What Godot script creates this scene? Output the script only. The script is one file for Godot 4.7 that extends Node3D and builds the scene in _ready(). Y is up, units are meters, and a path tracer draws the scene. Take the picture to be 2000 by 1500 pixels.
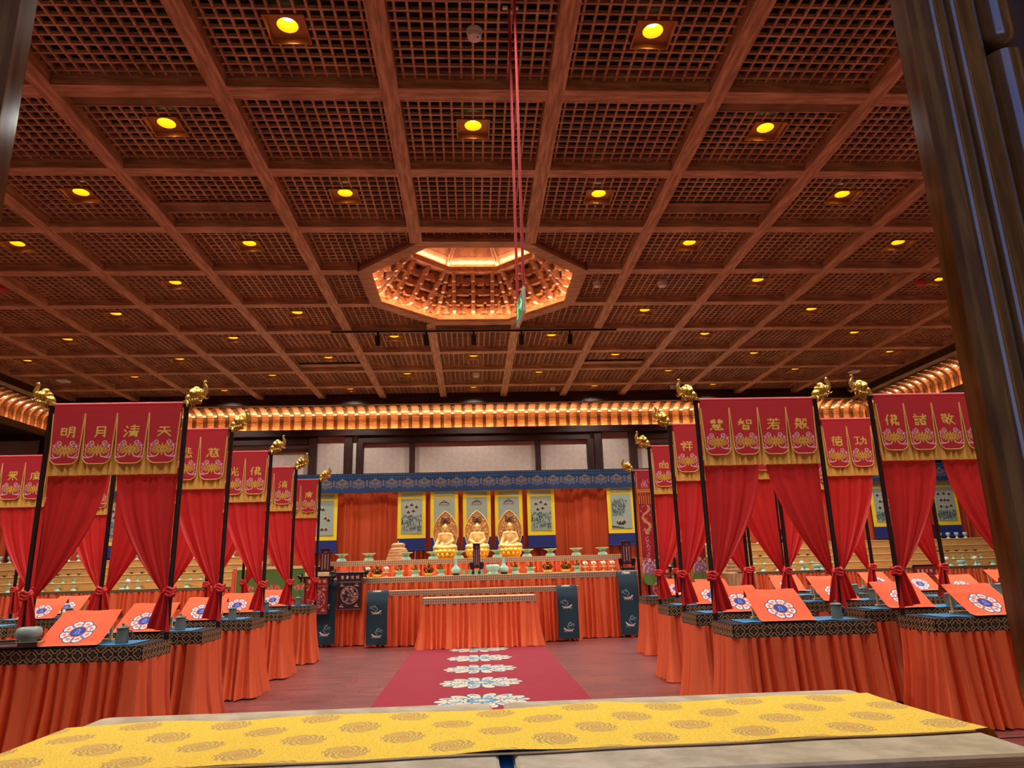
extends Node3D

# ---------------------------------------------------------------- mesh builder
class G:
	var v := PackedVector3Array()
	var n := PackedVector3Array()
	var t := PackedVector2Array()
	func tri(a: Vector3, b: Vector3, c: Vector3, na: Vector3, nb: Vector3, nc: Vector3, ua := Vector2.ZERO, ub := Vector2.ZERO, uc := Vector2.ZERO) -> void:
		if (b - a).cross(c - a).dot(na + nb + nc) > 0.0:
			v.append_array([a, c, b]); n.append_array([na, nc, nb]); t.append_array([ua, uc, ub])
		else:
			v.append_array([a, b, c]); n.append_array([na, nb, nc]); t.append_array([ua, ub, uc])
	func quad(a: Vector3, b: Vector3, c: Vector3, d: Vector3, hint: Vector3, uv: Array = []) -> void:
		var m := (c - a).cross(d - b).normalized()
		if m.dot(hint) < 0.0: m = -m
		if uv.is_empty():
			var e := (b - a).length(); var f := (d - a).length()
			uv = [Vector2(0, 0), Vector2(e, 0), Vector2(e, f), Vector2(0, f)]
		tri(a, b, c, m, m, m, uv[0], uv[1], uv[2])
		tri(a, c, d, m, m, m, uv[0], uv[2], uv[3])
	func box(c: Vector3, s: Vector3, b := Basis()) -> G:
		return cbox(c, s, 0.0, b)
	func cbox(c: Vector3, s: Vector3, ch: float, b := Basis()) -> G:
		var h := s * 0.5
		for ax in 3:
			var p := (ax + 1) % 3; var q := (ax + 2) % 3
			for sg in [-1.0, 1.0]:
				var nn := Vector3.ZERO; nn[ax] = sg
				var o := nn * h[ax]
				var ep := Vector3.ZERO; ep[p] = h[p] - ch
				var eq := Vector3.ZERO; eq[q] = h[q] - ch
				quad(c + b * (o - ep - eq), c + b * (o + ep - eq), c + b * (o + ep + eq), c + b * (o - ep + eq), b * nn)
		if ch > 0.0:
			for ax in 3:
				var p := (ax + 1) % 3; var q := (ax + 2) % 3
				for sp in [-1.0, 1.0]:
					for sq in [-1.0, 1.0]:
						var e := Vector3.ZERO; e[ax] = h[ax] - ch
						var a1 := Vector3.ZERO; a1[p] = sp * h[p]; a1[q] = sq * (h[q] - ch)
						var a2 := Vector3.ZERO; a2[p] = sp * (h[p] - ch); a2[q] = sq * h[q]
						quad(c + b * (a1 - e), c + b * (a1 + e), c + b * (a2 + e), c + b * (a2 - e), b * (a1 + a2))
			for sx in [-1.0, 1.0]:
				for sy in [-1.0, 1.0]:
					for sz in [-1.0, 1.0]:
						var k := Vector3(sx, sy, sz); var hi := h - Vector3(ch, ch, ch)
						var x1 := Vector3(h.x, hi.y, hi.z) * k; var y1 := Vector3(hi.x, h.y, hi.z) * k; var z1 := Vector3(hi.x, hi.y, h.z) * k
						var nn := (b * k).normalized()
						tri(c + b * x1, c + b * y1, c + b * z1, nn, nn, nn)
		return self
	# smooth grid of f(u, v); sg flips the side that counts as the front
	func grid(nu: int, nv: int, f: Callable, sg := 1.0, us := 1.0, vs := 1.0, wrap := false) -> G:
		var P := []; var N := []
		for j in nv + 1:
			var row := PackedVector3Array()
			for i in nu + 1: row.append(f.call(float(i) / nu, float(j) / nv))
			P.append(row)
		for j in nv + 1:
			var row := PackedVector3Array()
			for i in nu + 1:
				var i0: int = i - 1 if i > 0 else (nu - 1 if wrap else 0)
				var i1: int = i + 1 if i < nu else (1 if wrap else nu)
				var j0: int = maxi(j - 1, 0); var j1: int = mini(j + 1, nv)
				var du: Vector3 = P[j][i1] - P[j][i0]; var dv: Vector3 = P[j1][i] - P[j0][i]
				var m := dv.cross(du)
				if m.length_squared() < 1e-16:
					var jj: int = 1 if j == 0 else nv - 1
					m = (P[j1][i] - P[j0][i]).cross(P[jj][i1] - P[jj][i0])
				row.append(m.normalized() * sg)
			N.append(row)
		for j in nv:
			for i in nu:
				var u0 := float(i) / nu * us; var u1 := float(i + 1) / nu * us; var v0 := float(j) / nv * vs; var v1 := float(j + 1) / nv * vs
				tri(P[j][i], P[j][i + 1], P[j + 1][i + 1], N[j][i], N[j][i + 1], N[j + 1][i + 1], Vector2(u0, v0), Vector2(u1, v0), Vector2(u1, v1))
				tri(P[j][i], P[j + 1][i + 1], P[j + 1][i], N[j][i], N[j + 1][i + 1], N[j + 1][i], Vector2(u0, v0), Vector2(u1, v1), Vector2(u0, v1))
		return self
	# profile of (radius, height), turned about y
	func lathe(prof: Array, seg: int, xf := Transform3D()) -> G:
		for k in prof.size() - 1:
			var a: Vector2 = prof[k]; var b: Vector2 = prof[k + 1]
			if a.distance_to(b) < 1e-5: continue
			var na := _ln(prof, k, k); var nb := _ln(prof, k + 1, k)
			for i in seg:
				var c0 := Vector2.from_angle(TAU * i / seg); var c1 := Vector2.from_angle(TAU * (i + 1) / seg)
				var p := [Vector3(a.x * c0.x, a.y, a.x * c0.y), Vector3(a.x * c1.x, a.y, a.x * c1.y), Vector3(b.x * c1.x, b.y, b.x * c1.y), Vector3(b.x * c0.x, b.y, b.x * c0.y)]
				var m := [Vector3(na.x * c0.x, na.y, na.x * c0.y), Vector3(na.x * c1.x, na.y, na.x * c1.y), Vector3(nb.x * c1.x, nb.y, nb.x * c1.y), Vector3(nb.x * c0.x, nb.y, nb.x * c0.y)]
				for q in 4: p[q] = xf * p[q]; m[q] = (xf.basis * m[q]).normalized()
				var u0 := float(i) / seg; var u1 := float(i + 1) / seg
				if a.x > 1e-6: tri(p[0], p[1], p[2], m[0], m[1], m[2], Vector2(u0, a.y), Vector2(u1, a.y), Vector2(u1, b.y))
				if b.x > 1e-6: tri(p[0], p[2], p[3], m[0], m[2], m[3], Vector2(u0, a.y), Vector2(u1, b.y), Vector2(u0, b.y))
		return self
	func _ln(prof: Array, k: int, seg: int) -> Vector2:
		var d0: Vector2 = (prof[seg + 1] - prof[seg]).normalized()
		var o: int = seg - 1 if k == seg else seg + 1
		if o >= 0 and o < prof.size() - 1:
			var d1: Vector2 = (prof[o + 1] - prof[o]).normalized()
			if d0.dot(d1) > 0.6: d0 = (d0 + d1).normalized()
		return Vector2(d0.y, -d0.x)
	func tube(pts: Array, rad: Variant, seg := 8, flat := 1.0) -> G:
		var k := pts.size(); var up := Vector3.UP
		var P := []; var N := []
		for i in k:
			var d: Vector3 = (pts[mini(i + 1, k - 1)] - pts[maxi(i - 1, 0)]).normalized()
			if absf(d.dot(up)) > 0.97: up = Vector3.RIGHT if absf(d.x) < 0.9 else Vector3.UP
			var s := d.cross(up).normalized(); var w := s.cross(d).normalized(); up = w
			var r: float = rad[i] if rad is Array else rad
			var ra := PackedVector3Array(); var rn := PackedVector3Array()
			for j in seg + 1:
				var a := TAU * j / seg
				ra.append(pts[i] + (s * cos(a) + w * sin(a) * flat) * r); rn.append((s * cos(a) + w * sin(a)).normalized())
			P.append(ra); N.append(rn)
		for i in k - 1:
			for j in seg:
				tri(P[i][j], P[i][j + 1], P[i + 1][j + 1], N[i][j], N[i][j + 1], N[i + 1][j + 1])
				tri(P[i][j], P[i + 1][j + 1], P[i + 1][j], N[i][j], N[i + 1][j + 1], N[i + 1][j])
		for e in [0, k - 1]:
			var d: Vector3 = (pts[0] - pts[1]).normalized() if e == 0 else (pts[k - 1] - pts[k - 2]).normalized()
			for j in seg: tri(pts[e], P[e][j], P[e][j + 1], d, d, d)
		return self
	func ball(c: Vector3, r: Vector3, seg := 10, b := Basis()) -> G:
		var pr := []
		for i in 7:
			var a := -PI / 2 + PI * i / 6.0
			pr.append(Vector2(maxf(cos(a), 0.0), sin(a)))
		return lathe(pr, seg, Transform3D(b * Basis.from_scale(r), c))
	# polygon in its own xy plane, given a thickness along its own z
	func prism(poly: PackedVector2Array, z0: float, z1: float, xf := Transform3D()) -> G:
		var ix := Geometry2D.triangulate_polygon(poly)
		for s in [0, 1]:
			var z: float = z1 if s else z0
			var nn := xf.basis * Vector3(0, 0, 1 if z == maxf(z0, z1) else -1)
			for k in range(0, ix.size(), 3):
				var q := []
				for m in 3: q.append(xf * Vector3(poly[ix[k + m]].x, poly[ix[k + m]].y, z))
				tri(q[0], q[1], q[2], nn, nn, nn, poly[ix[k]], poly[ix[k + 1]], poly[ix[k + 2]])
		var cw := Geometry2D.is_polygon_clockwise(poly)
		var run := 0.0
		for k in poly.size():
			var a := poly[k]; var b := poly[(k + 1) % poly.size()]
			var d := b - a; var o := Vector2(d.y, -d.x) * (-1.0 if cw else 1.0)
			var L := d.length()
			quad(xf * Vector3(a.x, a.y, z0), xf * Vector3(b.x, b.y, z0), xf * Vector3(b.x, b.y, z1), xf * Vector3(a.x, a.y, z1), xf.basis * Vector3(o.x, o.y, 0), [Vector2(run, 0), Vector2(run + L, 0), Vector2(run + L, absf(z1 - z0)), Vector2(run, absf(z1 - z0))])
			run += L
		return self
	# a rectangle about c, half sizes r (to the print's right) and u (up), print upright
	func quad_uv(c: Vector3, r: Vector3, u: Vector3, hint: Vector3, uv0 := Vector2.ZERO, uv1 := Vector2.ONE) -> G:
		quad(c - r + u, c + r + u, c + r - u, c - r - u, hint, [uv0, Vector2(uv1.x, uv0.y), uv1, Vector2(uv0.x, uv1.y)])
		return self
	func put(o: G, xf: Transform3D) -> G:
		for i in range(0, o.v.size(), 3):
			tri(xf * o.v[i], xf * o.v[i + 1], xf * o.v[i + 2], (xf.basis * o.n[i]).normalized(), (xf.basis * o.n[i + 1]).normalized(), (xf.basis * o.n[i + 2]).normalized(), o.t[i], o.t[i + 1], o.t[i + 2])
		return self
	func mesh() -> ArrayMesh:
		var a := []; a.resize(Mesh.ARRAY_MAX)
		a[Mesh.ARRAY_VERTEX] = v; a[Mesh.ARRAY_NORMAL] = n; a[Mesh.ARRAY_TEX_UV] = t
		var m := ArrayMesh.new(); m.add_surface_from_arrays(Mesh.PRIMITIVE_TRIANGLES, a)
		return m

# ---------------------------------------------------------------- painter
class P:
	var im: Image
	var w: int
	var h: int
	func _init(ww: int, hh: int, c: Color) -> void:
		w = ww; h = hh
		im = Image.create_empty(w, h, false, Image.FORMAT_RGBA8); im.fill(c)
	func dot(x: int, y: int, c: Color, a: float) -> void:
		if x < 0 or y < 0 or x >= w or y >= h or a <= 0.0: return
		im.set_pixel(x, y, im.get_pixel(x, y).lerp(c, minf(a, 1.0)) if a < 1.0 else c)
	func ell(cx: float, cy: float, rx: float, ry: float, c: Color, rot := 0.0) -> void:
		var R := maxf(rx, ry) + 1.0; var co := cos(rot); var si := sin(rot); var m := minf(rx, ry)
		for y in range(int(cy - R), int(cy + R) + 2):
			for x in range(int(cx - R), int(cx + R) + 2):
				var dx := x + 0.5 - cx; var dy := y + 0.5 - cy
				var q := Vector2((dx * co + dy * si) / rx, (-dx * si + dy * co) / ry).length()
				dot(x, y, c, (1.0 - q) * m + 0.5)
	func seg(a: Vector2, b: Vector2, ra: float, rb: float, c: Color) -> void:
		var R := maxf(ra, rb) + 1.0; var d := b - a; var L := maxf(d.length_squared(), 1e-6)
		for y in range(int(minf(a.y, b.y) - R), int(maxf(a.y, b.y) + R) + 2):
			for x in range(int(minf(a.x, b.x) - R), int(maxf(a.x, b.x) + R) + 2):
				var p := Vector2(x + 0.5, y + 0.5); var k := clampf((p - a).dot(d) / L, 0, 1)
				dot(x, y, c, lerpf(ra, rb, k) - p.distance_to(a + d * k) + 0.5)
	func line(pts: Array, ra: float, rb: float, c: Color) -> void:
		var k := pts.size() - 1
		for i in k: seg(pts[i], pts[i + 1], lerpf(ra, rb, float(i) / k), lerpf(ra, rb, float(i + 1) / k), c)
	# a scroll: turns of a spiral that opens from the centre
	func curl(cx: float, cy: float, r: float, a0: float, a1: float, wd: float, c: Color, sx := 1.0) -> void:
		var pts := []
		for i in 15:
			var k := i / 14.0; var a := lerpf(a0, a1, k)
			pts.append(Vector2(cx + cos(a) * r * (0.25 + 0.75 * k) * sx, cy + sin(a) * r * (0.25 + 0.75 * k)))
		line(pts, wd, wd * 0.6, c)
	func glyph(code: String, x0: float, y0: float, s: float, wd: float, c: Color) -> void:
		for st in code.split(" ", false):
			var pts := []
			for i in range(0, st.length() - 1, 2): pts.append(Vector2(x0 + st[i].to_int() * s / 9.0, y0 + st[i + 1].to_int() * s / 9.0))
			if pts.size() > 1: line(pts, wd, wd * 0.75, c)
	func tex() -> ImageTexture:
		im.generate_mipmaps()
		return ImageTexture.create_from_image(im)

# strokes of the characters, each point a column and a row from 0 to 9
const GLYPH := {
	"ming": "1217 124247 1444 1747 616659 61919988 6393 6595", "yue": "313729 31818978 3484 3686", "qing": "1122 0415 0926 4191 4393 3595 6065 464839 46868979 4787 4888", "tian": "2282 1595 525519 5599",
	"ci": "3142 6152 1292 4324452646 8364856686 1709 37497988 5768 8799", "bei": "4045 6065 2141 1343 2545 6181 6383 6595 1709 37497988 5768 8799",
	"fo": "2005 1319 418184 4484 4447979988 505749 7079", "guang": "5054 2133 8173 1595 454719 65699997", "xiao": "1122 0415 0926 6063 4153 8173 4449 44848979 4686 4787",
	"guang2": "5061 1292 121709 3383 4244 6264 2484 3575773735 5457 3676 4839 6879", "xiang": "2031 0242 034316 2529 3546 5061 8071 5191 5393 4696 7179", "xiang2": "5042 1319 13939988 3575783835",
	"hui": "1141 1242 1343 3034 6191 6292 6393 7074 25757727 2676 1809 38498988 5868 8899", "zhi": "2012 1242 0343 222305 2345 6191946461 3676793936 3878", "ruo": "1191 3032 7072 1494 524509 4686894946",
	"ban": "2011 111709 11414938 0545 2233 2637 616354 618183 558559 5599", "zhu": "1021 0242 1434 1535 1737391917 5292 7074 4494 9146 5686895956 5888",
	"jing": "0141 1012 3032 1304 13434837 1535371715 6054 6292 8259 5499", "gong": "0141 2127 0847 53939887 717549", "sui": "1119 1131243616 3849 384999 5191 7145 6467 648487 6585",
	"zhong": "2080832320 4043 6063 1484 4519 3646 5359 5459 6599", "du": "5061 1292 121709 3484 4246 7276 4676 378739 4799", "feng": "2282 1191 1595 5055 5208 5598 3676 3777 5659",
	"de": "3012 3214 2429 4191 7072 4393954543 4696 5749 57698988 9799", "jie": "0292 60769997 9459 8091 1545 2329 4349", "ding": "5051 1214 1292 9283 3474 5458 5686 3628 2899",
	"zhen": "2181 5052 3272763632 3373 3474 3575 0797 4829 6879", "xiangr": "7031 1292 5055 5215 5295 3676793936 3777"}

var mats := {}
var used := {}
var rng := RandomNumberGenerator.new()

func c8(r: int, g: int, b: int) -> Color: return Color8(r, g, b)

func numbered(s: String) -> String:
	used[s] = used.get(s, -1) + 1
	return s if used[s] == 0 else "%s_%03d" % [s, used[s]]

func mat(key: String, col := Color.WHITE, rough := 0.7, metal := 0.0, tx: Texture2D = null) -> StandardMaterial3D:
	if mats.has(key): return mats[key]
	var m := StandardMaterial3D.new()
	m.albedo_color = col; m.roughness = rough; m.metallic = metal
	m.cull_mode = BaseMaterial3D.CULL_DISABLED
	if tx: m.albedo_texture = tx
	mats[key] = m
	return m

func glow(key: String, col: Color, e: float) -> StandardMaterial3D:
	var m := mat(key, col, 0.5)
	m.emission_enabled = true; m.emission = col; m.emission_energy_multiplier = e
	return m

# grain: a seamless noise drawn out along one axis of the world
func grain(key: String, dark: Color, light: Color, along: int, rough := 0.5, fine := 5.0, coarse := 0.5, sd := 3) -> StandardMaterial3D:
	if mats.has(key): return mats[key]
	var m := mat(key, Color.WHITE, rough)
	var nz := FastNoiseLite.new(); nz.seed = sd; nz.frequency = 0.012; nz.fractal_octaves = 5; nz.fractal_gain = 0.6
	var g := Gradient.new(); g.set_color(0, dark); g.set_color(1, light); g.set_offset(0, 0.25); g.set_offset(1, 0.75)
	var tx := NoiseTexture2D.new(); tx.width = 256; tx.height = 256; tx.seamless = true; tx.noise = nz; tx.color_ramp = g
	m.albedo_texture = tx
	m.uv1_triplanar = true; m.uv1_world_triplanar = true
	var s := Vector3(fine, fine, fine)
	if along >= 0: s[along] = coarse
	m.uv1_scale = s
	return m

func obj(called: String, g: G, m: Material, par: Node = self, mesh: Mesh = null) -> MeshInstance3D:
	var o := MeshInstance3D.new()
	o.mesh = mesh if mesh else g.mesh(); o.material_override = m
	o.name = numbered(called) if par == self else called
	par.add_child(o, true)
	return o

func tag(o: Node, label: String, category: String, group := "") -> Node:
	o.set_meta("label", label); o.set_meta("category", category)
	if group: o.set_meta("group", group)
	return o

func thing(called: String, label: String, category: String, at := Vector3.ZERO, group := "", turn := 0.0) -> Node3D:
	var o := Node3D.new(); o.name = numbered(called); add_child(o)
	o.position = at; o.rotation.y = turn
	tag(o, label, category, group)
	return o

func dup(src: Node3D, label: String, at: Vector3, turn := 0.0) -> Node3D:
	var o: Node3D = src.duplicate()
	var base := String(src.name)
	if base.length() > 4 and base[-4] == "_" and base.right(3).is_valid_int(): base = base.left(-4)
	o.name = numbered(base); add_child(o)
	o.position = at; o.rotation.y = turn
	o.set_meta("label", label)
	return o

func struct(called: String, g: G, m: Material) -> Node3D:
	var o: Node3D
	if g == null:
		o = Node3D.new(); o.name = called; add_child(o)
	else:
		o = obj(called, g, m)
	o.set_meta("kind", "structure")
	return o

func ordn(i: int) -> String: return ["first", "second", "third", "fourth", "fifth", "sixth", "seventh", "eighth", "ninth", "tenth", "eleventh", "twelfth", "thirteenth", "fourteenth", "fifteenth", "sixteenth", "seventeenth", "eighteenth", "nineteenth", "twentieth"][i]

# ---------------------------------------------------------------- scene
const CX := 0.0482                      # middle of the hall
const YB := 5.357                       # underside of the ceiling beams
const COL := 1.5
const ROW := 1.33146
const Z0 := -5.6021                     # first beam across that the photograph shows
func colx(c: float) -> float: return CX + c * COL
func rowz(k: float) -> float: return Z0 - k * ROW

func _ready() -> void:
	rng.seed = 7
	var cam := Camera3D.new(); cam.name = "camera"
	cam.fov = 56.79; cam.near = 0.05; cam.far = 100.0
	var rx := Basis(Vector3.RIGHT, 0.25161) ; var ry := Basis(Vector3.UP, -0.05877); var rz := Basis(Vector3.BACK, -0.02738)
	cam.transform = Transform3D(ry * rx * rz, Vector3(0, 1.2, 0))
	add_child(cam); cam.current = true
	var we := WorldEnvironment.new(); we.name = "environment"; add_child(we)
	var en := Environment.new(); we.environment = en
	en.background_mode = Environment.BG_SKY
	var sky := Sky.new(); var sm := ProceduralSkyMaterial.new()
	sm.sky_top_color = c8(96, 122, 182); sm.sky_horizon_color = c8(136, 162, 218); sm.ground_bottom_color = c8(60, 70, 85); sm.ground_horizon_color = c8(120, 140, 165)
	sm.sun_angle_max = 0.0; sm.sky_energy_multiplier = 2.2
	sky.sky_material = sm; en.sky = sky
	en.tonemap_mode = Environment.TONE_MAPPER_LINEAR
	en.tonemap_exposure = EXPO
	en.sdfgi_enabled = true; en.ssao_enabled = true; en.ssil_enabled = true
	make_materials()
	ceiling()
	shell()
	caisson()
	cornice()
	lamps()
	ceiling_fittings()
	backdrop()
	shelves()
	altars()
	altar_goods()
	desks()
	foreground()

const EXPO := 1.0
const LAMP := 4.1
const COVE := 7.0

# ---------------------------------------------------------------- materials and prints
func make_materials() -> void:
	# woods
	grain("wood_x", c8(150, 108, 76), c8(202, 156, 114), 0, 0.45)
	grain("wood_y", c8(150, 108, 76), c8(202, 156, 114), 1, 0.45)
	grain("wood_z", c8(150, 108, 76), c8(202, 156, 114), 2, 0.45)
	grain("dark_wood_x", c8(38, 16, 11), c8(62, 28, 19), 0, 0.45)
	grain("dark_wood_y", c8(38, 16, 11), c8(62, 28, 19), 1, 0.45)
	grain("gold_wood", c8(150, 92, 58), c8(200, 136, 90), 0, 0.26, 6.0, 0.8)
	grain("gold_wood_z", c8(150, 92, 58), c8(200, 136, 90), 2, 0.26, 6.0, 0.8)
	grain("rib_wood", c8(74, 42, 28), c8(104, 62, 40), 1, 0.2, 6.0, 0.8)
	grain("dome_wood", c8(128, 74, 46), c8(166, 102, 66), -1, 0.36, 2.0, 2.0)
	grain("floor_a", c8(98, 46, 44), c8(136, 70, 68), 0, 0.36, 9.0, 0.5, 5)
	grain("floor_b", c8(106, 52, 48), c8(146, 80, 74), 0, 0.33, 9.0, 0.5, 8)
	grain("floor_c", c8(90, 42, 42), c8(126, 64, 62), 0, 0.4, 9.0, 0.5, 9)
	grain("door_wood", c8(92, 50, 18), c8(126, 74, 28), 1, 0.12, 12.0, 1.2)
	grain("pale_wood", c8(205, 168, 112), c8(228, 194, 140), 0, 0.5, 8.0, 1.0)
	mat("void", c8(22, 17, 20), 0.95)
	mat("pole", c8(30, 10, 10), 0.3)
	grain("plaster", c8(196, 180, 168), c8(206, 190, 178), -1, 0.9, 2.0, 2.0)
	grain("tan_cloth", c8(196, 148, 84), c8(208, 160, 94), 0, 0.85, 6.0, 1.5)
	grain("pad", c8(168, 152, 122), c8(196, 180, 150), -1, 0.8, 1.6, 1.6)
	# metals and glazes
	mat("gold", c8(216, 186, 96), 0.27, 0.85)
	mat("bronze", c8(120, 78, 34), 0.35, 0.9)
	mat("tray_bronze", c8(172, 124, 70), 0.42, 0.55)
	var cone := mat("brass_cone_glow", c8(255, 205, 40), 0.35, 0.3); cone.emission_enabled = true; cone.emission = Color(1.0, 0.72, 0.08); cone.emission_energy_multiplier = 0.75  # emission put into the reflector, stands in for the disc's light on it
	glow("led", Color(1.0, 0.9, 0.6), 8.0)
	glow("cove_led", Color(1.0, 0.8, 0.5), 2.0)
	mat("celadon", c8(176, 228, 216), 0.18)
	mat("celadon_green", c8(150, 194, 152), 0.22)
	mat("grey_celadon", c8(140, 164, 160), 0.2)
	mat("mug", c8(92, 108, 104), 0.4)
	mat("white_glaze", c8(228, 222, 210), 0.25)
	mat("black_lacquer", c8(24, 10, 16), 0.3)
	mat("plum_lacquer", c8(66, 16, 36), 0.35)
	mat("white_plastic", c8(225, 220, 214), 0.5)
	mat("red_plastic", c8(205, 60, 50), 0.4)
	mat("black_metal", c8(14, 12, 12), 0.45, 0.2)
	mat("statue", c8(212, 166, 102), 0.4, 0.15)
	mat("halo", c8(158, 106, 62), 0.5, 0.1)
	mat("halo_relief", c8(208, 158, 100), 0.42, 0.15)
	mat("lotus_gold", c8(235, 180, 62), 0.35, 0.25)
	mat("dark_relief", c8(92, 58, 40), 0.5)
	# cloths
	var satin := mat("satin", c8(232, 104, 60), 0.36, 0.32); satin.anisotropy_enabled = true; satin.anisotropy = -0.85; satin.rim_enabled = true; satin.rim = 0.25; satin.rim_tint = 0.6
	var fold := mat("drape", c8(200, 76, 34), 0.5); fold.rim_enabled = true; fold.rim = 0.2; fold.rim_tint = 0.6
	var red := mat("red_cloth", c8(200, 28, 26), 0.45); red.rim_enabled = true; red.rim = 0.1; red.rim_tint = 0.8
	mat("valance_red", c8(172, 10, 28), 0.55)
	mat("rope_red", c8(190, 48, 56), 0.7)
	mat("frill", c8(222, 172, 78), 0.55)
	mat("piping", c8(220, 170, 95), 0.55)
	mat("mat_blue", c8(66, 136, 184), 0.85)
	mat("mat_black", c8(22, 20, 24), 0.7)
	mat("scroll_yellow", c8(250, 222, 44), 0.75)
	mat("scroll_blue", c8(28, 44, 122), 0.75)
	mat("green_cloth", c8(96, 128, 52), 0.8)
	mat("teal_cloth", c8(16, 52, 64), 0.75)
	mat("fringe", c8(214, 140, 50), 0.6)
	mat("cream_cloth", c8(226, 206, 150), 0.75)
	mat("band", Color.WHITE, 0.55, 0.0, tex_band())
	mat("altar_band", Color.WHITE, 0.6, 0.0, tex_altar_band())
	mat("brocade", Color.WHITE, 0.66, 0.0, tex_brocade())
	mat("cover", Color.WHITE, 0.8, 0.0, tex_cover())
	mat("lappet", Color.WHITE, 0.6, 0.0, tex_lappets())
	mat("pelmet", Color.WHITE, 0.6, 0.0, tex_pelmet())
	mat("carpet", Color.WHITE, 0.95, 0.0, tex_carpet())
	mat("runner", Color.WHITE, 0.75, 0.0, tex_runner())
	for k in 5: mat("painting_%d" % k, Color.WHITE, 0.8, 0.0, tex_painting(k))
	mat("banner_plum", Color.WHITE, 0.7, 0.0, tex_banner(c8(44, 12, 40)))
	mat("banner_maroon", Color.WHITE, 0.7, 0.0, tex_banner(c8(140, 18, 36)))
	mat("dragon", Color.WHITE, 0.65, 0.0, tex_dragon())
	mat("green_print", Color.WHITE, 0.8, 0.0, tex_green())
	mat("tablet", Color.WHITE, 0.4, 0.0, tex_tablet())
	var ex := mat("exit_face", Color.WHITE, 0.4, 0.0, tex_exit())
	ex.emission_enabled = true; ex.emission = Color.WHITE; ex.emission_operator = BaseMaterial3D.EMISSION_OP_MULTIPLY; ex.emission_texture = ex.albedo_texture; ex.emission_energy_multiplier = 0.7

func tex_band() -> Texture2D:           # gold outlines of four-lobed cells on black
	var p := P.new(96, 96, c8(18, 15, 18))
	var g := c8(176, 146, 96)
	for y in 96:
		for x in 96:
			var best := 0.0
			for o in [Vector2(0, 0), Vector2(96, 0), Vector2(0, 96), Vector2(96, 96), Vector2(48, 48)]:
				var d := Vector2(x + 0.5, y + 0.5) - (o as Vector2)
				var q := minf(minf(Vector2(absf(d.x) - 16, d.y).length(), Vector2(d.x, absf(d.y) - 16).length()) - 15.0, maxf(absf(d.x), absf(d.y)) - 15.0)
				best = maxf(best, clampf(4.0 - absf(q), 0, 1))
				var r := d.length()
				best = maxf(best, clampf(2.5 - absf(r - 7.0), 0, 1) * 0.6)
			p.dot(x, y, g, best)
	return p.tex()

func tex_altar_band() -> Texture2D:     # pale fret with dark diamonds
	var p := P.new(64, 64, c8(196, 158, 128))
	var d := c8(60, 34, 40)
	for k in 4:
		var cx := 16 + 32 * (k % 2); var cy := 16 + 32 * (k / 2)
		p.line([Vector2(cx - 11, cy), Vector2(cx + 11, cy)], 2.6, 2.6, d); p.line([Vector2(cx, cy - 11), Vector2(cx, cy + 11)], 2.6, 2.6, d)
		p.ell(cx, cy, 6, 6, d)
	for k in 3:
		p.line([Vector2(32 * k, 0), Vector2(32 * k, 64)], 1.2, 1.2, d.lightened(0.25)); p.line([Vector2(0, 32 * k), Vector2(64, 32 * k)], 1.2, 1.2, d.lightened(0.25))
	return p.tex()

func tex_brocade() -> Texture2D:        # yellow damask with round medallions
	var p := P.new(512, 512, c8(250, 206, 22))
	var dark := c8(176, 130, 30); var pale := c8(240, 214, 120)
	for k in 2600:
		var x := rng.randf() * 512; var y := rng.randf() * 512
		var L := rng.randf_range(2, 6); var a := rng.randf() * TAU
		p.seg(Vector2(x, y), Vector2(x, y) + Vector2.from_angle(a) * L, 1.3, 0.6, dark.darkened(0.15).lerp(c8(222, 176, 50), rng.randf() * 0.8))
	for o in [Vector2(128, 128), Vector2(384, 384)]:
		for y in range(-122, 123):
			for x in range(-122, 123):
				var r := Vector2(x, y).length()
				if r > 120: continue
				var a := atan2(y, x)
				var edge := 116.0 + 4.0 * sin(a * 14)
				if r > edge: continue
				var pat := sin(r * 0.36) * 0.5 + sin(a * 10 + r * 0.16) * 0.5 + rng.randf_range(-0.5, 0.5)
				var c := c8(196, 150, 44)
				if pat > 0.35: c = pale
				elif pat < -0.25: c = dark
				if r < 26: c = c.lerp(c8(214, 120, 60), 0.5)
				p.dot(int(o.x) + x, int(o.y) + y, c, 0.85)
	return p.tex()

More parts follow.
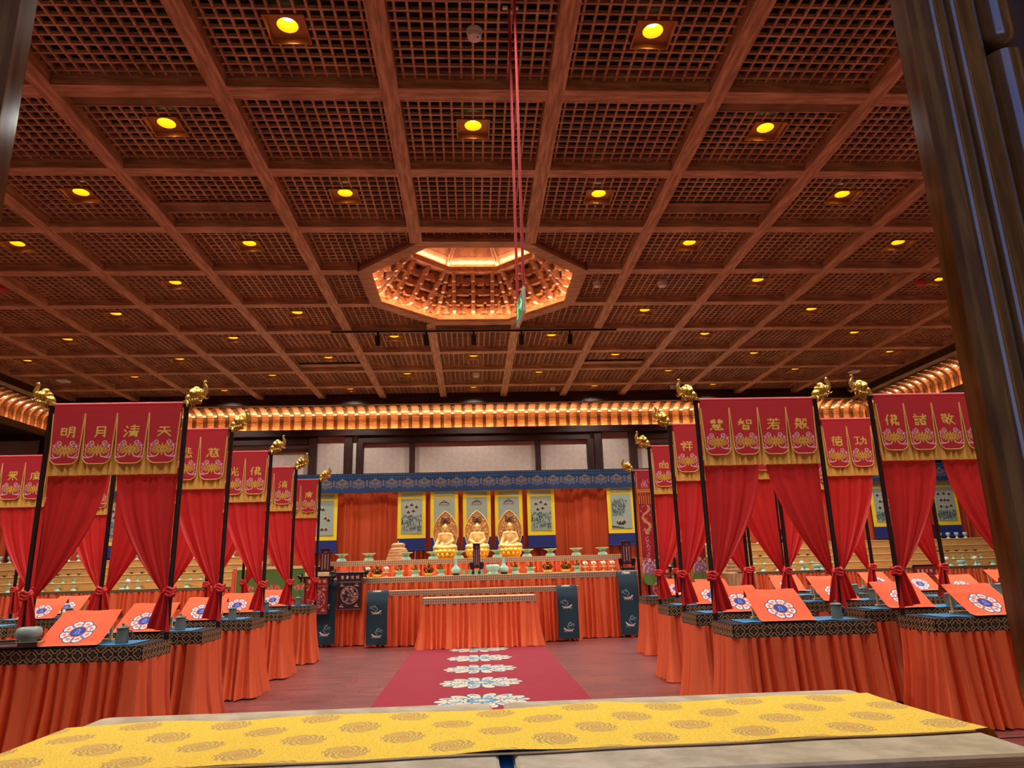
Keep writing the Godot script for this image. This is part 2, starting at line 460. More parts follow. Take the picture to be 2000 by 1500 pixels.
func tex_cover() -> Texture2D:          # orange damask with one emblem in white, grey and blue
	var p := P.new(256, 256, c8(234, 94, 50))
	for k in 1300:
		var q := Vector2(rng.randf() * 256, rng.randf() * 256)
		p.seg(q, q + Vector2.from_angle(rng.randf() * TAU) * rng.randf_range(2, 7), 1.0, 0.5, c8(222, 84, 44))
	var C := Vector2(128, 140)
	for s in 3:                          # navy edge, white body, orange fields
		for k in 8:
			var a := TAU * k / 8.0 + PI / 8
			var q := C + Vector2.from_angle(a) * 50.0
			p.ell(q.x, q.y, [20.0, 16.5, 7.0][s], [25.0, 21.0, 10.5][s], [c8(48, 52, 84), c8(226, 220, 226), c8(232, 120, 84)][s], a)
	for k in 8:
		var a := TAU * k / 8.0
		var q := C + Vector2.from_angle(a) * 47.0
		p.ell(q.x, q.y, 6, 11, c8(110, 120, 168), a + PI / 2)
	p.ell(C.x, C.y, 36, 36, c8(236, 116, 76)); p.ell(C.x, C.y, 30, 30, c8(30, 38, 96)); p.ell(C.x, C.y, 26, 26, c8(34, 60, 158))
	p.line([C + Vector2(-6, 12), C + Vector2(-6, -8), C + Vector2(0, -16), C + Vector2(6, -8), C + Vector2(6, 12)], 1.6, 1.6, c8(150, 178, 230)); p.line([C + Vector2(-13, 12), C + Vector2(13, 12)], 1.8, 1.8, c8(120, 150, 220))
	return p.tex()

const LAPPETS := ["", "ming", "yue", "qing", "tian", "ci", "bei", "fo", "guang", "xiao", "guang2", "xiang", "xiang2", "hui", "zhi", "ruo", "ban", "zhu", "jing", "gong", "sui", "zhong", "du", "feng", "de"]

func emblem() -> Image:                 # gold flower between silver scrolls, on red
	var red := c8(172, 10, 30)
	var p := P.new(128, 256, red)
	for y in range(0, 256, 2):
		for x in range(0, 128): p.dot(x, y, c8(164, 8, 28), 0.5)
	var sv := c8(206, 176, 190); var gd := c8(214, 168, 58); var gk := c8(150, 100, 24)
	for s in [-1.0, 1.0]:
		p.curl(64 + s * 27, 148, 13, PI * 2.6 * s + (0.0 if s > 0 else PI), (0.2 if s > 0 else PI - 0.2), 2.2, sv)
		p.line([Vector2(64 + s * 16, 150), Vector2(64 + s * 22, 162), Vector2(64 + s * 34, 168), Vector2(64 + s * 46, 164)], 2.2, 1.2, sv)
		p.curl(64 + s * 44, 162, 6, PI * 2.0 * s, 0.0, 1.8, sv)
		p.line([Vector2(64 + s * 40, 166), Vector2(64 + s * 47, 178), Vector2(64 + s * 45, 192), Vector2(64 + s * 36, 200)], 2.2, 1.4, sv)
		p.line([Vector2(64 + s * 12, 206), Vector2(64 + s * 18, 218), Vector2(64 + s * 32, 222), Vector2(64 + s * 44, 212), Vector2(64 + s * 47, 200)], 3.4, 1.6, sv)
		p.line([Vector2(64 + s * 30, 222), Vector2(64 + s * 44, 224), Vector2(64 + s * 52, 218), Vector2(64 + s * 54, 226)], 3.0, 1.8, sv)
		p.ell(64 + s * 52, 224, 3, 3, sv)
	for ring in 2:
		for k in 16:
			var a := TAU * k / 16.0 + ring * 0.2; var R := 30.0 if ring == 0 else 17.0
			var q := Vector2(64 + cos(a) * R * 1.15, 186 + sin(a) * R * 0.72)
			p.ell(q.x, q.y, 9.5 - ring * 2.5, 3.8, gk, atan2(sin(a) * 0.72, cos(a) * 1.15)); p.ell(q.x, q.y - 0.5, 8.0 - ring * 2.5, 2.4, gd, atan2(sin(a) * 0.72, cos(a) * 1.15))
	for k in 12: p.ell(64 + cos(k * 0.53) * 7, 186 + sin(k * 0.53) * 5, 2.2, 2.0, gd.lightened(0.25))
	for k in 3: p.ell(64, 138 + k * 8, 1.5, 1.8, c8(200, 60, 60))
	return p.im

func tex_lappets() -> Texture2D:
	var base := emblem()
	var p := P.new(1024, 1024, c8(172, 10, 30))
	for k in LAPPETS.size():
		var x := (k % 8) * 128; var y := (k / 8) * 256
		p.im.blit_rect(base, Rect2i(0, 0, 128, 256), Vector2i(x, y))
		if LAPPETS[k]:
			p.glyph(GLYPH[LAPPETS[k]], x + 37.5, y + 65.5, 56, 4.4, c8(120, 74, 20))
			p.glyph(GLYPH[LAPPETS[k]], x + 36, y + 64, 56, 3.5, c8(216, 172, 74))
	return p.tex()

func tex_pelmet() -> Texture2D:
	var p := P.new(160, 256, c8(20, 54, 98))
	var g := c8(128, 112, 110); var k2 := c8(150, 136, 128)
	p.im.fill_rect(Rect2i(0, 0, 160, 34), c8(12, 24, 44))
	for k in 6:
		p.curl(14 + k * 27, 18, 9, 0.0, TAU * 1.1, 2.0, c8(96, 140, 180))
	p.im.fill_rect(Rect2i(0, 34, 160, 30), c8(18, 74, 128))
	for s in 4: p.ell(80, 116 - s * 2, 46 - s * 9, 34 - s * 8, g if s % 2 == 0 else c8(30, 50, 80))
	for s in [-1.0, 1.0]:
		p.line([Vector2(80 + s * 20, 132), Vector2(80 + s * 50, 130), Vector2(80 + s * 58, 112), Vector2(80 + s * 52, 106)], 6, 3, g)
		p.ell(80 + s * 30, 100, 14, 12, g); p.ell(80 + s * 30, 100, 6, 5, c8(26, 44, 74))
	p.ell(80, 82, 18, 16, g)
	for k in 9:
		var x := 80.0 + (k - 4) * 14.0; var L := 34.0 + (26.0 if k == 4 else 0.0) + (10.0 if k % 2 else 0.0)
		p.line([Vector2(x, 142), Vector2(x, 142 + L)], 1.2, 1.2, k2)
		for m in 3: p.ell(x, 150 + m * L / 3.0, 3.0, 4.0, k2)
		p.ell(x, 142 + L, 3.6, 6, k2)
	for y in [92, 120, 148]: p.line([Vector2(0, y), Vector2(8, y + 12), Vector2(0, y + 18)], 3, 2, k2); p.line([Vector2(160, y), Vector2(152, y + 12), Vector2(160, y + 18)], 3, 2, k2)
	return p.tex()

func tex_carpet() -> Texture2D:         # one lotus to each tile
	var p := P.new(512, 272, c8(132, 12, 38))
	for k in 2600:
		var q := Vector2(rng.randf() * 512, rng.randf() * 272)
		p.seg(q, q + Vector2(rng.randf_range(3, 14), rng.randf_range(-2, 2)), 1.1, 0.6, c8(132, 12, 38).lerp(c8(156, 28, 54) if k % 2 else c8(112, 8, 32), 0.55))
	var C := Vector2(256, 140)
	var cream := c8(212, 196, 172); var blue := c8(84, 132, 168); var teal := c8(34, 74, 92)
	for ring in 3:
		var cnt: int = [14, 12, 10][ring]
		for k in cnt:
			var a := TAU * (k + 0.5 * (ring % 2)) / cnt; var R: float = [68.0, 48.0, 26.0][ring]
			var q := C + Vector2(cos(a) * R * 1.28, sin(a) * R * 1.0)
			var tn := atan2(sin(a), cos(a) * 1.28)
			p.ell(q.x, q.y, 29 - ring * 4, 18 - ring * 2, teal, tn); p.ell(q.x, q.y, 26 - ring * 4, 15 - ring * 2, cream, tn); p.ell(q.x + cos(a) * 2, q.y + sin(a) * 2, 17 - ring * 3, 8.5 - ring, blue if (k + ring) % 2 == 0 else c8(210, 170, 140), tn)
	p.ell(C.x, C.y, 36, 30, teal); p.ell(C.x, C.y, 32, 26, blue); p.ell(C.x, C.y, 18, 14, c8(206, 186, 120))
	for k in 8: p.ell(C.x + cos(k * 0.785) * 12, C.y + sin(k * 0.785) * 9, 3.5, 3.0, blue)
	return p.tex()

func koi(p: P, x: float, y: float, s: float, flip: float) -> void:
	var w := c8(226, 208, 196); var pk := c8(214, 150, 142); var lb := c8(140, 168, 170)
	p.line([Vector2(x - 16 * flip * s, y - 4 * s), Vector2(x - 6 * flip * s, y + 6 * s), Vector2(x + 8 * flip * s, y + 8 * s), Vector2(x + 20 * flip * s, y)], 3.0 * s, 1.6 * s, w)
	p.line([Vector2(x - 4 * flip * s, y + 2 * s), Vector2(x + 2 * flip * s, y + 5 * s), Vector2(x + 14 * flip * s, y + 3 * s)], 2.4 * s, 1.0 * s, pk)
	for k in 5: p.line([Vector2(x + (k * 7 - 14) * flip * s, y + 7 * s), Vector2(x + (k * 8 - 16) * flip * s, y + 14 * s)], 1.6 * s, 0.5 * s, w)
	p.curl(x + 10 * flip * s, y - 22 * s, 12 * s, 0.0, TAU * 0.8 * flip, 1.5 * s, lb)
	p.line([Vector2(x + 6 * flip * s, y), Vector2(x - 4 * flip * s, y - 14 * s), Vector2(x + 8 * flip * s, y - 30 * s), Vector2(x + 20 * flip * s, y - 24 * s)], 1.4 * s, 0.8 * s, lb)
	p.curl(x + 22 * flip * s, y - 20 * s, 7 * s, 0.0, -TAU * 0.8 * flip, 1.2 * s, lb)

func tex_runner() -> Texture2D:
	var p := P.new(96, 384, c8(17, 52, 66))
	koi(p, 44, 66, 1.2, 1.0); koi(p, 46, 196, 1.2, -1.0); koi(p, 46, 330, 1.2, 1.0)
	return p.tex()

func monk(p: P, x: float, y: float, s: float, c: Color) -> void:
	p.ell(x, y - 9 * s, 8 * s, 9 * s, c8(206, 214, 196))
	p.ell(x, y, 10 * s, 4 * s, c.darkened(0.2)); p.line([Vector2(x, y - 8 * s), Vector2(x, y - 1 * s)], 4.4 * s, 7.5 * s, c)
	p.ell(x, y - 12 * s, 3 * s, 3.6 * s, c8(196, 160, 132)); p.ell(x, y - 14.4 * s, 2.4 * s, 1.8 * s, c8(40, 36, 40))

func tex_painting(kind: int) -> Texture2D:
	var p := P.new(192, 320, c8(158, 176, 164))
	for k in 260:
		var q := Vector2(rng.randf() * 192, rng.randf() * 320)
		p.line([q, q + Vector2(rng.randf_range(8, 22), rng.randf_range(-4, 4)), q + Vector2(rng.randf_range(24, 40), rng.randf_range(-3, 5))], 0.8, 0.5, c8(146, 164, 156) if k % 2 else c8(174, 186, 172))
	var ink := c8(52, 66, 66); var robe := c8(104, 44, 44)
	if kind == 0:                       # a hanging canopy over three figures
		p.line([Vector2(50, 62), Vector2(60, 46), Vector2(96, 40), Vector2(132, 46), Vector2(142, 62)], 4, 4, robe)
		p.line([Vector2(70, 40), Vector2(96, 26), Vector2(122, 40)], 3, 3, ink); p.line([Vector2(96, 26), Vector2(96, 12)], 2, 1, ink)
		p.line([Vector2(48, 60), Vector2(144, 60)], 3.2, 3.2, c8(150, 120, 96))
		for k in 7: p.line([Vector2(52 + k * 15, 62), Vector2(52 + k * 15, 74)], 1.6, 2.4, robe)
		monk(p, 96, 150, 1.6, robe); monk(p, 44, 200, 1.5, robe); monk(p, 148, 200, 1.5, robe)
	else:
		var sets: Array = [[Vector2(50, 60), Vector2(96, 44), Vector2(140, 64), Vector2(66, 110), Vector2(112, 100)], [], [Vector2(40, 50), Vector2(96, 46), Vector2(150, 52), Vector2(60, 110), Vector2(130, 112), Vector2(50, 170), Vector2(104, 176), Vector2(150, 166), Vector2(96, 110)], [Vector2(40, 76), Vector2(70, 64), Vector2(96, 70), Vector2(44, 170), Vector2(120, 150), Vector2(146, 168), Vector2(90, 250), Vector2(126, 250)]]
		var pts: Array = sets[kind - 1]
		for q in pts: monk(p, q.x, q.y + 16, 1.7, robe if rng.randf() < 0.7 else c8(56, 58, 64))
		var lo := 150 if kind == 1 else (220 if kind == 3 else 40)
		if kind != 4:
			for k in 150:
				var y := rng.randf_range(lo, 290 if kind != 2 else 190)
				var x := rng.randf_range(8, 184) if kind != 2 else rng.randf_range(10, 150 - absf(y - 60) * 0.3)
				p.line([Vector2(x, y), Vector2(x + rng.randf_range(-8, 10), y + rng.randf_range(6, 16)), Vector2(x + rng.randf_range(-12, 14), y + rng.randf_range(14, 30))], rng.randf_range(1.5, 5.0), 1.0, [ink, c8(84, 104, 102), c8(112, 134, 126), c8(60, 84, 96)][k % 4])
		if kind == 2:
			for k in 5: monk(p, 62 + k * 14, 262 + (k % 2) * 12, 2.0, c8(44, 42, 52) if k % 2 else robe)
			p.line([Vector2(6, 300), Vector2(60, 306), Vector2(110, 314)], 9, 5, ink)
	for e in 2: p.line([Vector2(0, 319 * e), Vector2(192, 319 * e)], 2, 2, c8(120, 132, 128))
	return p.tex()

func tex_banner(bg: Color) -> Texture2D:
	var p := P.new(192, 300, bg)
	var gd := c8(212, 164, 102); var gl := c8(236, 204, 152); var lil := c8(150, 120, 160)
	p.im.fill_rect(Rect2i(0, 70, 192, 8), c8(150, 110, 80)); p.im.fill_rect(Rect2i(0, 292, 192, 8), c8(120, 84, 84))
	var keys := ["xiangr", "zhen", "ding", "jie"]
	for k in 4: p.glyph(GLYPH[keys[k]], 20 + k * 42, 22, 26, 2.0, gl)
	for k in 46:
		var a := rng.randf() * TAU; var r := sqrt(rng.randf()) * 62
		p.curl(96 + cos(a) * r, 180 + sin(a) * r, rng.randf_range(6, 13), rng.randf() * TAU, rng.randf() * TAU + 5.0, 2.4, [gd, gl, c8(160, 110, 60), lil][k % 4])
	for k in 28: p.ell(96 + cos(k * 0.2244) * 70, 180 + sin(k * 0.2244) * 70, 6, 6, gd if k % 3 else lil)
	for s in [Vector2(34, 100), Vector2(158, 100), Vector2(34, 268), Vector2(158, 268)]:
		p.curl(s.x, s.y, 13, 0.0, 5.0, 3, gl); p.line([s + Vector2(-18, 4), s + Vector2(16, 8)], 3, 2, gl)
	return p.tex()

func tex_dragon() -> Texture2D:
	var p := P.new(128, 800, c8(156, 16, 40))
	var gd := c8(206, 146, 66); var pk := c8(220, 170, 176)
	for k in 12: p.line([Vector2(40 + k * 6, 90 + 30 * sin(k * 1.7)), Vector2(46 + k * 6, 100 + 30 * cos(k * 2.1))], 2.4, 1.2, pk)
	p.im.fill_rect(Rect2i(0, 138, 128, 8), c8(200, 140, 60))
	var pts := []
	for k in 40:
		var t := k / 39.0
		pts.append(Vector2(66 + 34 * sin(t * 9.0 + 0.6), 270 + t * 200))
	p.line(pts, 7, 13, c8(150, 92, 36)); p.line(pts, 5, 10, gd)
	for k in 40:
		var q: Vector2 = pts[k]
		p.line([q, q + Vector2.from_angle(k * 2.4) * 20], 2.0, 1.0, gd if k % 3 else pk)
	for k in 30: p.curl(20 + rng.randf() * 88, 260 + rng.randf() * 220, rng.randf_range(5, 11), 0, 5, 2, pk if k % 2 else gd)
	p.ell(66, 478, 22, 18, gd); p.ell(60, 474, 3, 3, c8(60, 20, 20)); p.ell(74, 474, 3, 3, c8(60, 20, 20))
	for k in 6: p.curl(64, 536 + k * 28, 22 - k, k, k + 5.2, 3, gd if k % 2 else pk)
	p.im.fill_rect(Rect2i(0, 720, 128, 80), c8(150, 96, 124))
	for k in 26: p.curl(rng.randf() * 128, 690 + rng.randf() * 100, rng.randf_range(8, 16), 0, 5.5, 3.0, c8(226, 206, 214) if k % 3 else pk)
	return p.tex()

func tex_green() -> Texture2D:
	var p := P.new(128, 200, c8(92, 120, 50))
	for k in 9: p.ell(8 + k * 14, 10, 3.5, 3.5, c8(190, 200, 90))
	for k in 5: p.ell(64 + (k - 2) * 12, 118 - absf(k - 2) * -5, 8, 17, c8(196, 66, 60) if k % 2 == 0 else c8(216, 120, 104), (k - 2) * 0.45)
	p.line([Vector2(64, 130), Vector2(58, 150), Vector2(66, 168)], 2.4, 1.6, c8(50, 84, 50)); p.line([Vector2(36, 142), Vector2(64, 138), Vector2(94, 144)], 2, 1.2, c8(140, 160, 110))
	for s in [-1.0, 1.0]: p.curl(64 + s * 30, 126, 8, 0, 5 * s, 1.8, c8(206, 190, 150))
	return p.tex()

func tex_tablet() -> Texture2D:
	var p := P.new(96, 320, c8(60, 14, 38))
	var g := c8(190, 140, 140); var gd := c8(226, 200, 140)
	for e in 2: p.line([Vector2(14 + e * 5, 60), Vector2(14 + e * 5, 300)], 1.4, 1.4, g); p.line([Vector2(82 - e * 5, 60), Vector2(82 - e * 5, 300)], 1.4, 1.4, g)
	for k in 12: p.curl(24, 70 + k * 20, 6, 0, 5, 1.6, g); p.curl(72, 70 + k * 20, 6, 3.1, -2, 1.6, g)
	p.curl(48, 40, 20, PI, TAU, 2, g); p.curl(48, 50, 14, PI, TAU, 2, g)
	for k in 9:
		var y := 78.0 + k * 24.0
		p.line([Vector2(42, y), Vector2(54, y)], 2.2, 2.2, gd); p.line([Vector2(48, y - 5), Vector2(48, y + 9)], 2.4, 2.0, gd); p.line([Vector2(42, y + 9), Vector2(54, y + 7)], 2.2, 1.6, gd)
	return p.tex()

func tex_exit() -> Texture2D:
	var p := P.new(256, 128, c8(20, 120, 60))
	var w := c8(196, 250, 214)
	p.ell(74, 26, 11, 11, w); p.line([Vector2(70, 40), Vector2(62, 70)], 9, 8, w)
	p.line([Vector2(62, 70), Vector2(80, 86), Vector2(74, 112)], 7, 5, w); p.line([Vector2(60, 70), Vector2(48, 92), Vector2(26, 98)], 7, 5, w)
	p.line([Vector2(70, 42), Vector2(90, 56), Vector2(104, 48)], 5, 4, w); p.line([Vector2(68, 42), Vector2(48, 50), Vector2(44, 66)], 5, 4, w)
	p.line([Vector2(140, 64), Vector2(226, 64)], 9, 9, w); p.line([Vector2(196, 34), Vector2(228, 64), Vector2(196, 94)], 9, 9, w)
	return p.tex()

# ---------------------------------------------------------------- room
const OZ := -10.262                     # middle of the octagon
const XZ := Basis(Vector3(1, 0, 0), Vector3(0, 0, 1), Vector3(0, 1, 0))   # a plan drawn in x and z, thickness upwards

func octa(ap: float) -> PackedVector2Array:
	var q := PackedVector2Array()
	for k in 8: q.append(Vector2(CX, OZ) + Vector2.from_angle(TAU * (k + 0.5) / 8.0) * ap / cos(PI / 8))
	return q

func ceiling() -> void:
	var top := struct("ceiling", null, null)
	var g := G.new(); var y0 := 5.62; var y1 := 5.70
	var x0 := CX - 9.9; var x1 := CX + 9.9
	g.box(Vector3((x0 + CX - 2.25) / 2, 5.66, -9.1), Vector3(CX - 2.25 - x0, 0.08, 17.3)); g.box(Vector3((x1 + CX + 2.25) / 2, 5.66, -9.1), Vector3(x1 - CX - 2.25, 0.08, 17.3))
	g.box(Vector3(CX, 5.66, (-0.45 - 8.265) / 2), Vector3(4.5, 0.08, 7.815)); g.box(Vector3(CX, 5.66, (-12.26 - 17.75) / 2), Vector3(4.5, 0.08, 5.49))
	var o := octa(1.64); var sq := []
	for k in 8:
		var d := o[k] - Vector2(CX, OZ); var s: float = maxf(absf(d.x) / 2.25, absf(d.y) / 1.998)
		sq.append(Vector2(CX, OZ) + d / s)
	for k in 8:
		var a := o[k]; var b := o[(k + 1) % 8]; var c: Vector2 = sq[(k + 1) % 8]; var d: Vector2 = sq[k]
		var poly := PackedVector2Array([a, b, c])
		var cor := Vector2(signf(c.x - CX + d.x - CX) * 2.25 + CX, signf(c.y - OZ + d.y - OZ) * 1.998 + OZ)
		if absf(c.x - d.x) > 0.05 and absf(c.y - d.y) > 0.05: poly.append(cor)
		poly.append(d)
		g.prism(poly, y0, y1, Transform3D(XZ, Vector3.ZERO))
	obj("backing_board", g, mats.void, top)
	# beams down the hall
	var zs := -0.45; var ze := -17.4
	for i in 14:
		var c := -6.5 + i
		var x := colx(c)
		if absf(c) < 1.0:
			for e in [[zs, OZ + 1.61], [OZ - 1.61, ze]]:
				obj("beam", G.new().box(Vector3(x, 5.4885, (e[0] + e[1]) / 2), Vector3(0.16, 0.263, absf(e[0] - e[1]))), mats.wood_z, top)
		else:
			obj("beam", G.new().box(Vector3(x, 5.4885, (zs + ze) / 2), Vector3(0.16, 0.263, zs - ze)), mats.wood_z, top)
	# beams across, from one beam to the next
	var cb := G.new().box(Vector3.ZERO, Vector3(COL - 0.16, 0.262, 0.16)).mesh()
	for k in range(-3, 9):
		for c in range(-6, 7):
			if (k == 3 or k == 4) and absi(c) <= 1:
				if c == 0: continue
				var s := signf(c)
				obj("cross_beam", G.new().box(Vector3(CX + s * 1.915, 5.489, rowz(k)), Vector3(0.51, 0.262, 0.16)), mats.wood_x, top)
			else:
				obj("cross_beam", null, mats.wood_x, top, cb).position = Vector3(colx(c), 5.489, rowz(k))
	# lattice
	var pg := G.new()
	var hx := (COL - 0.16) / 2; var hz := (ROW - 0.16) / 2
	for i in 13: pg.box(Vector3(-hx + (i + 0.5) * 2 * hx / 13.0, 0.015, 0), Vector3(0.02, 0.03, 2 * hz))
	for i in 11: pg.box(Vector3(0, 0.0165, -hz + (i + 0.5) * 2 * hz / 11.0), Vector3(2 * hx, 0.031, 0.02))
	var pm := pg.mesh()
	var lg := G.new(); var ho := 0.168
	for i in 13:
		var x := -hx + (i + 0.5) * 2 * hx / 13.0
		if absf(x) < ho: for s in [-1.0, 1.0]: lg.box(Vector3(x, 0.015, s * (hz + ho) / 2), Vector3(0.02, 0.03, hz - ho))
		else: lg.box(Vector3(x, 0.015, 0), Vector3(0.02, 0.03, 2 * hz))
	for i in 11:
		var z := -hz + (i + 0.5) * 2 * hz / 11.0
		if absf(z) < ho: for s in [-1.0, 1.0]: lg.box(Vector3(s * (hx + ho) / 2, 0.0165, z), Vector3(hx - ho, 0.031, 0.02))
		else: lg.box(Vector3(0, 0.0165, z), Vector3(2 * hx, 0.031, 0.02))
	var lm := lg.mesh()
	var hole := octa(1.655)
	for k in range(-2, 9):
		for c in range(-6, 7):
			var cx := colx(c); var cz := (rowz(k) + rowz(k + 1)) / 2
			if absi(c) <= 1 and k >= 2 and k <= 4:
				if c == 0 and k == 3: continue
				var q := G.new()
				for i in 24:
					var a := Vector2(cx - hx + (i + 0.5) * 2 * hx / 13.0, cz - hz); var b := Vector2(a.x, cz + hz)
					if i >= 13: a = Vector2(cx - hx, cz - hz + (i - 13 + 0.5) * 2 * hz / 11.0); b = Vector2(cx + hx, a.y)
					for pc in Geometry2D.clip_polyline_with_polygon(PackedVector2Array([a, b]), hole):
						if pc.size() < 2: continue
						var e: Vector2 = pc[0]; var f: Vector2 = pc[pc.size() - 1]; var m := (e + f) / 2
						q.box(Vector3(m.x, 5.478, m.y), Vector3(absf(e.x - f.x) if i >= 13 else 0.02, 0.03, 0.02 if i >= 13 else absf(e.y - f.y)))
				if q.v.size(): obj("lattice_panel", q, mats.wood_x, top)
			else:
				obj("lattice_panel", null, mats.wood_x, top, lm if posmod(c + k, 2) == 0 and not (k == 8 and absi(c) == 6) else pm).position = Vector3(cx, 5.463, cz)
	# edge boards that drop below the beams
	for e in [[Vector3(CX, 5.41, -17.49), Vector3(19.96, 0.42, 0.22)], [Vector3(CX - 9.865, 5.41, -9.0), Vector3(0.23, 0.42, 17.2)], [Vector3(CX + 9.865, 5.41, -9.0), Vector3(0.23, 0.42, 17.2)]]:
		obj("edge_board", G.new().cbox(e[0], e[1], 0.01), mats.dark_wood_x, top)

func shell() -> void:
	# floor of boards laid across the hall
	var fl := struct("floor", G.new().box(Vector3(0, -0.11, -8.0), Vector3(27, 0.2, 21.5)), mats.floor_c)
	var w := 0.118
	var ms := []
	for L in [1.0, 1.4, 1.8]: ms.append(G.new().cbox(Vector3.ZERO, Vector3(L, 0.016, w - 0.003), 0.002).mesh())
	var LL := [1.0, 1.4, 1.8]
	for r in 74:
		var z := -4.4 - r * w
		var x := -3.1 + rng.randf_range(-0.8, 0.0)
		while x < 3.0:
			var q := rng.randi() % 3
			obj("plank", null, [mats.floor_a, mats.floor_b, mats.floor_c, mats.floor_a][rng.randi() % 4], fl, ms[q]).position = Vector3(x + LL[q] / 2, -0.007, z)
			x += LL[q] + 0.002
	# back wall: plaster between dark posts
	var bw := struct("wall_back", G.new().box(Vector3(0, 2.3, -18.2), Vector3(27, 4.6, 0.2)), mats.plaster)
	for x in [-12.2, -10.6, -9.0, -7.0, -4.02, -3.13, 3.24, 4.15, 7.1, 9.0, 10.6, 12.2]:
		obj("post", G.new().cbox(Vector3(x, 2.27, -18.04), Vector3(0.2, 4.54, 0.14), 0.008), mats.dark_wood_y, bw)
	for e in [[-2.91, -2.87 + 0.08], [2.98, 3.1]]:
		obj("frame_post", G.new().cbox(Vector3((e[0] + e[1]) / 2 + 0.0, 2.2, -18.05), Vector3(0.17, 4.3, 0.13), 0.008), mats.dark_wood_y, bw)
	for x in [-1.53, 1.68]:
		obj("mullion", G.new().cbox(Vector3(x, 2.2, -18.06), Vector3(0.14, 4.3, 0.1), 0.008), mats.dark_wood_y, bw)
	obj("rail", G.new().cbox(Vector3(0.08, 4.435, -18.05), Vector3(5.95, 0.2, 0.12), 0.008), mats.dark_wood_x, bw)
	for e in [[-5.5, 2.7], [5.6, 2.7], [-8.0, 1.8], [8.05, 1.8]]:
		obj("rail", G.new().cbox(Vector3(e[0], 4.42, -18.05), Vector3(e[1], 0.2, 0.1), 0.008), mats.dark_wood_x, bw)
		obj("rail", G.new().cbox(Vector3(e[0], 4.2, -18.06), Vector3(e[1], 0.06, 0.08), 0.008), mats.dark_wood_x, bw)
	for s in [-1.0, 1.0]:
		var nm: String = "wall_left" if s < 0 else "wall_right"
		var sw := struct(nm, G.new().box(Vector3(s * 13.3, 2.5, -9.2), Vector3(0.2, 5.2, 18.2)), mats.plaster)
		for k in 7: obj("post", G.new().cbox(Vector3(s * 13.15, 2.2, -17.0 + k * 2.6), Vector3(0.14, 4.4, 0.2), 0.008), mats.dark_wood_y, sw)
		# low ceiling of the side aisle
		var so := struct("trim_%d" % (1 if s < 0 else 2), G.new().box(Vector3(s * 11.9 + CX, 4.62, -9.2), Vector3(2.6, 0.1, 18.0)), mats.dark_wood_x)
		for k in 13: obj("beam", G.new().cbox(Vector3(s * 11.85 + CX, 4.5, -17.4 + k * 1.33), Vector3(2.7, 0.14, 0.14), 0.008), mats.dark_wood_x, so)
	# front wall round the doorway, the camera stands in it
	var fw := struct("wall_front", G.new().box(Vector3(-7.2, 2.8, -0.42), Vector3(12.8, 5.8, 0.2)).box(Vector3(7.2, 2.8, -0.42), Vector3(12.8, 5.8, 0.2)).box(Vector3(0, 4.25, -0.42), Vector3(1.6, 2.9, 0.2)), mats.plaster)
	struct("wall_added_left", G.new().box(Vector3(-2.6, 3.2, 1.9), Vector3(0.2, 6.4, 4.4)), mats.dark_wood_y)  # added wall, never in view, narrows the sky reflected in the door wood
	struct("wall_added_right", G.new().box(Vector3(2.6, 3.2, 1.9), Vector3(0.2, 6.4, 4.4)), mats.dark_wood_y)  # added counterpart on the right, also unseen, for the same reflections
	obj("lintel", G.new().cbox(Vector3(0, 2.86, -0.55), Vector3(2.2, 0.16, 0.1), 0.01), mats.dark_wood_x, fw)

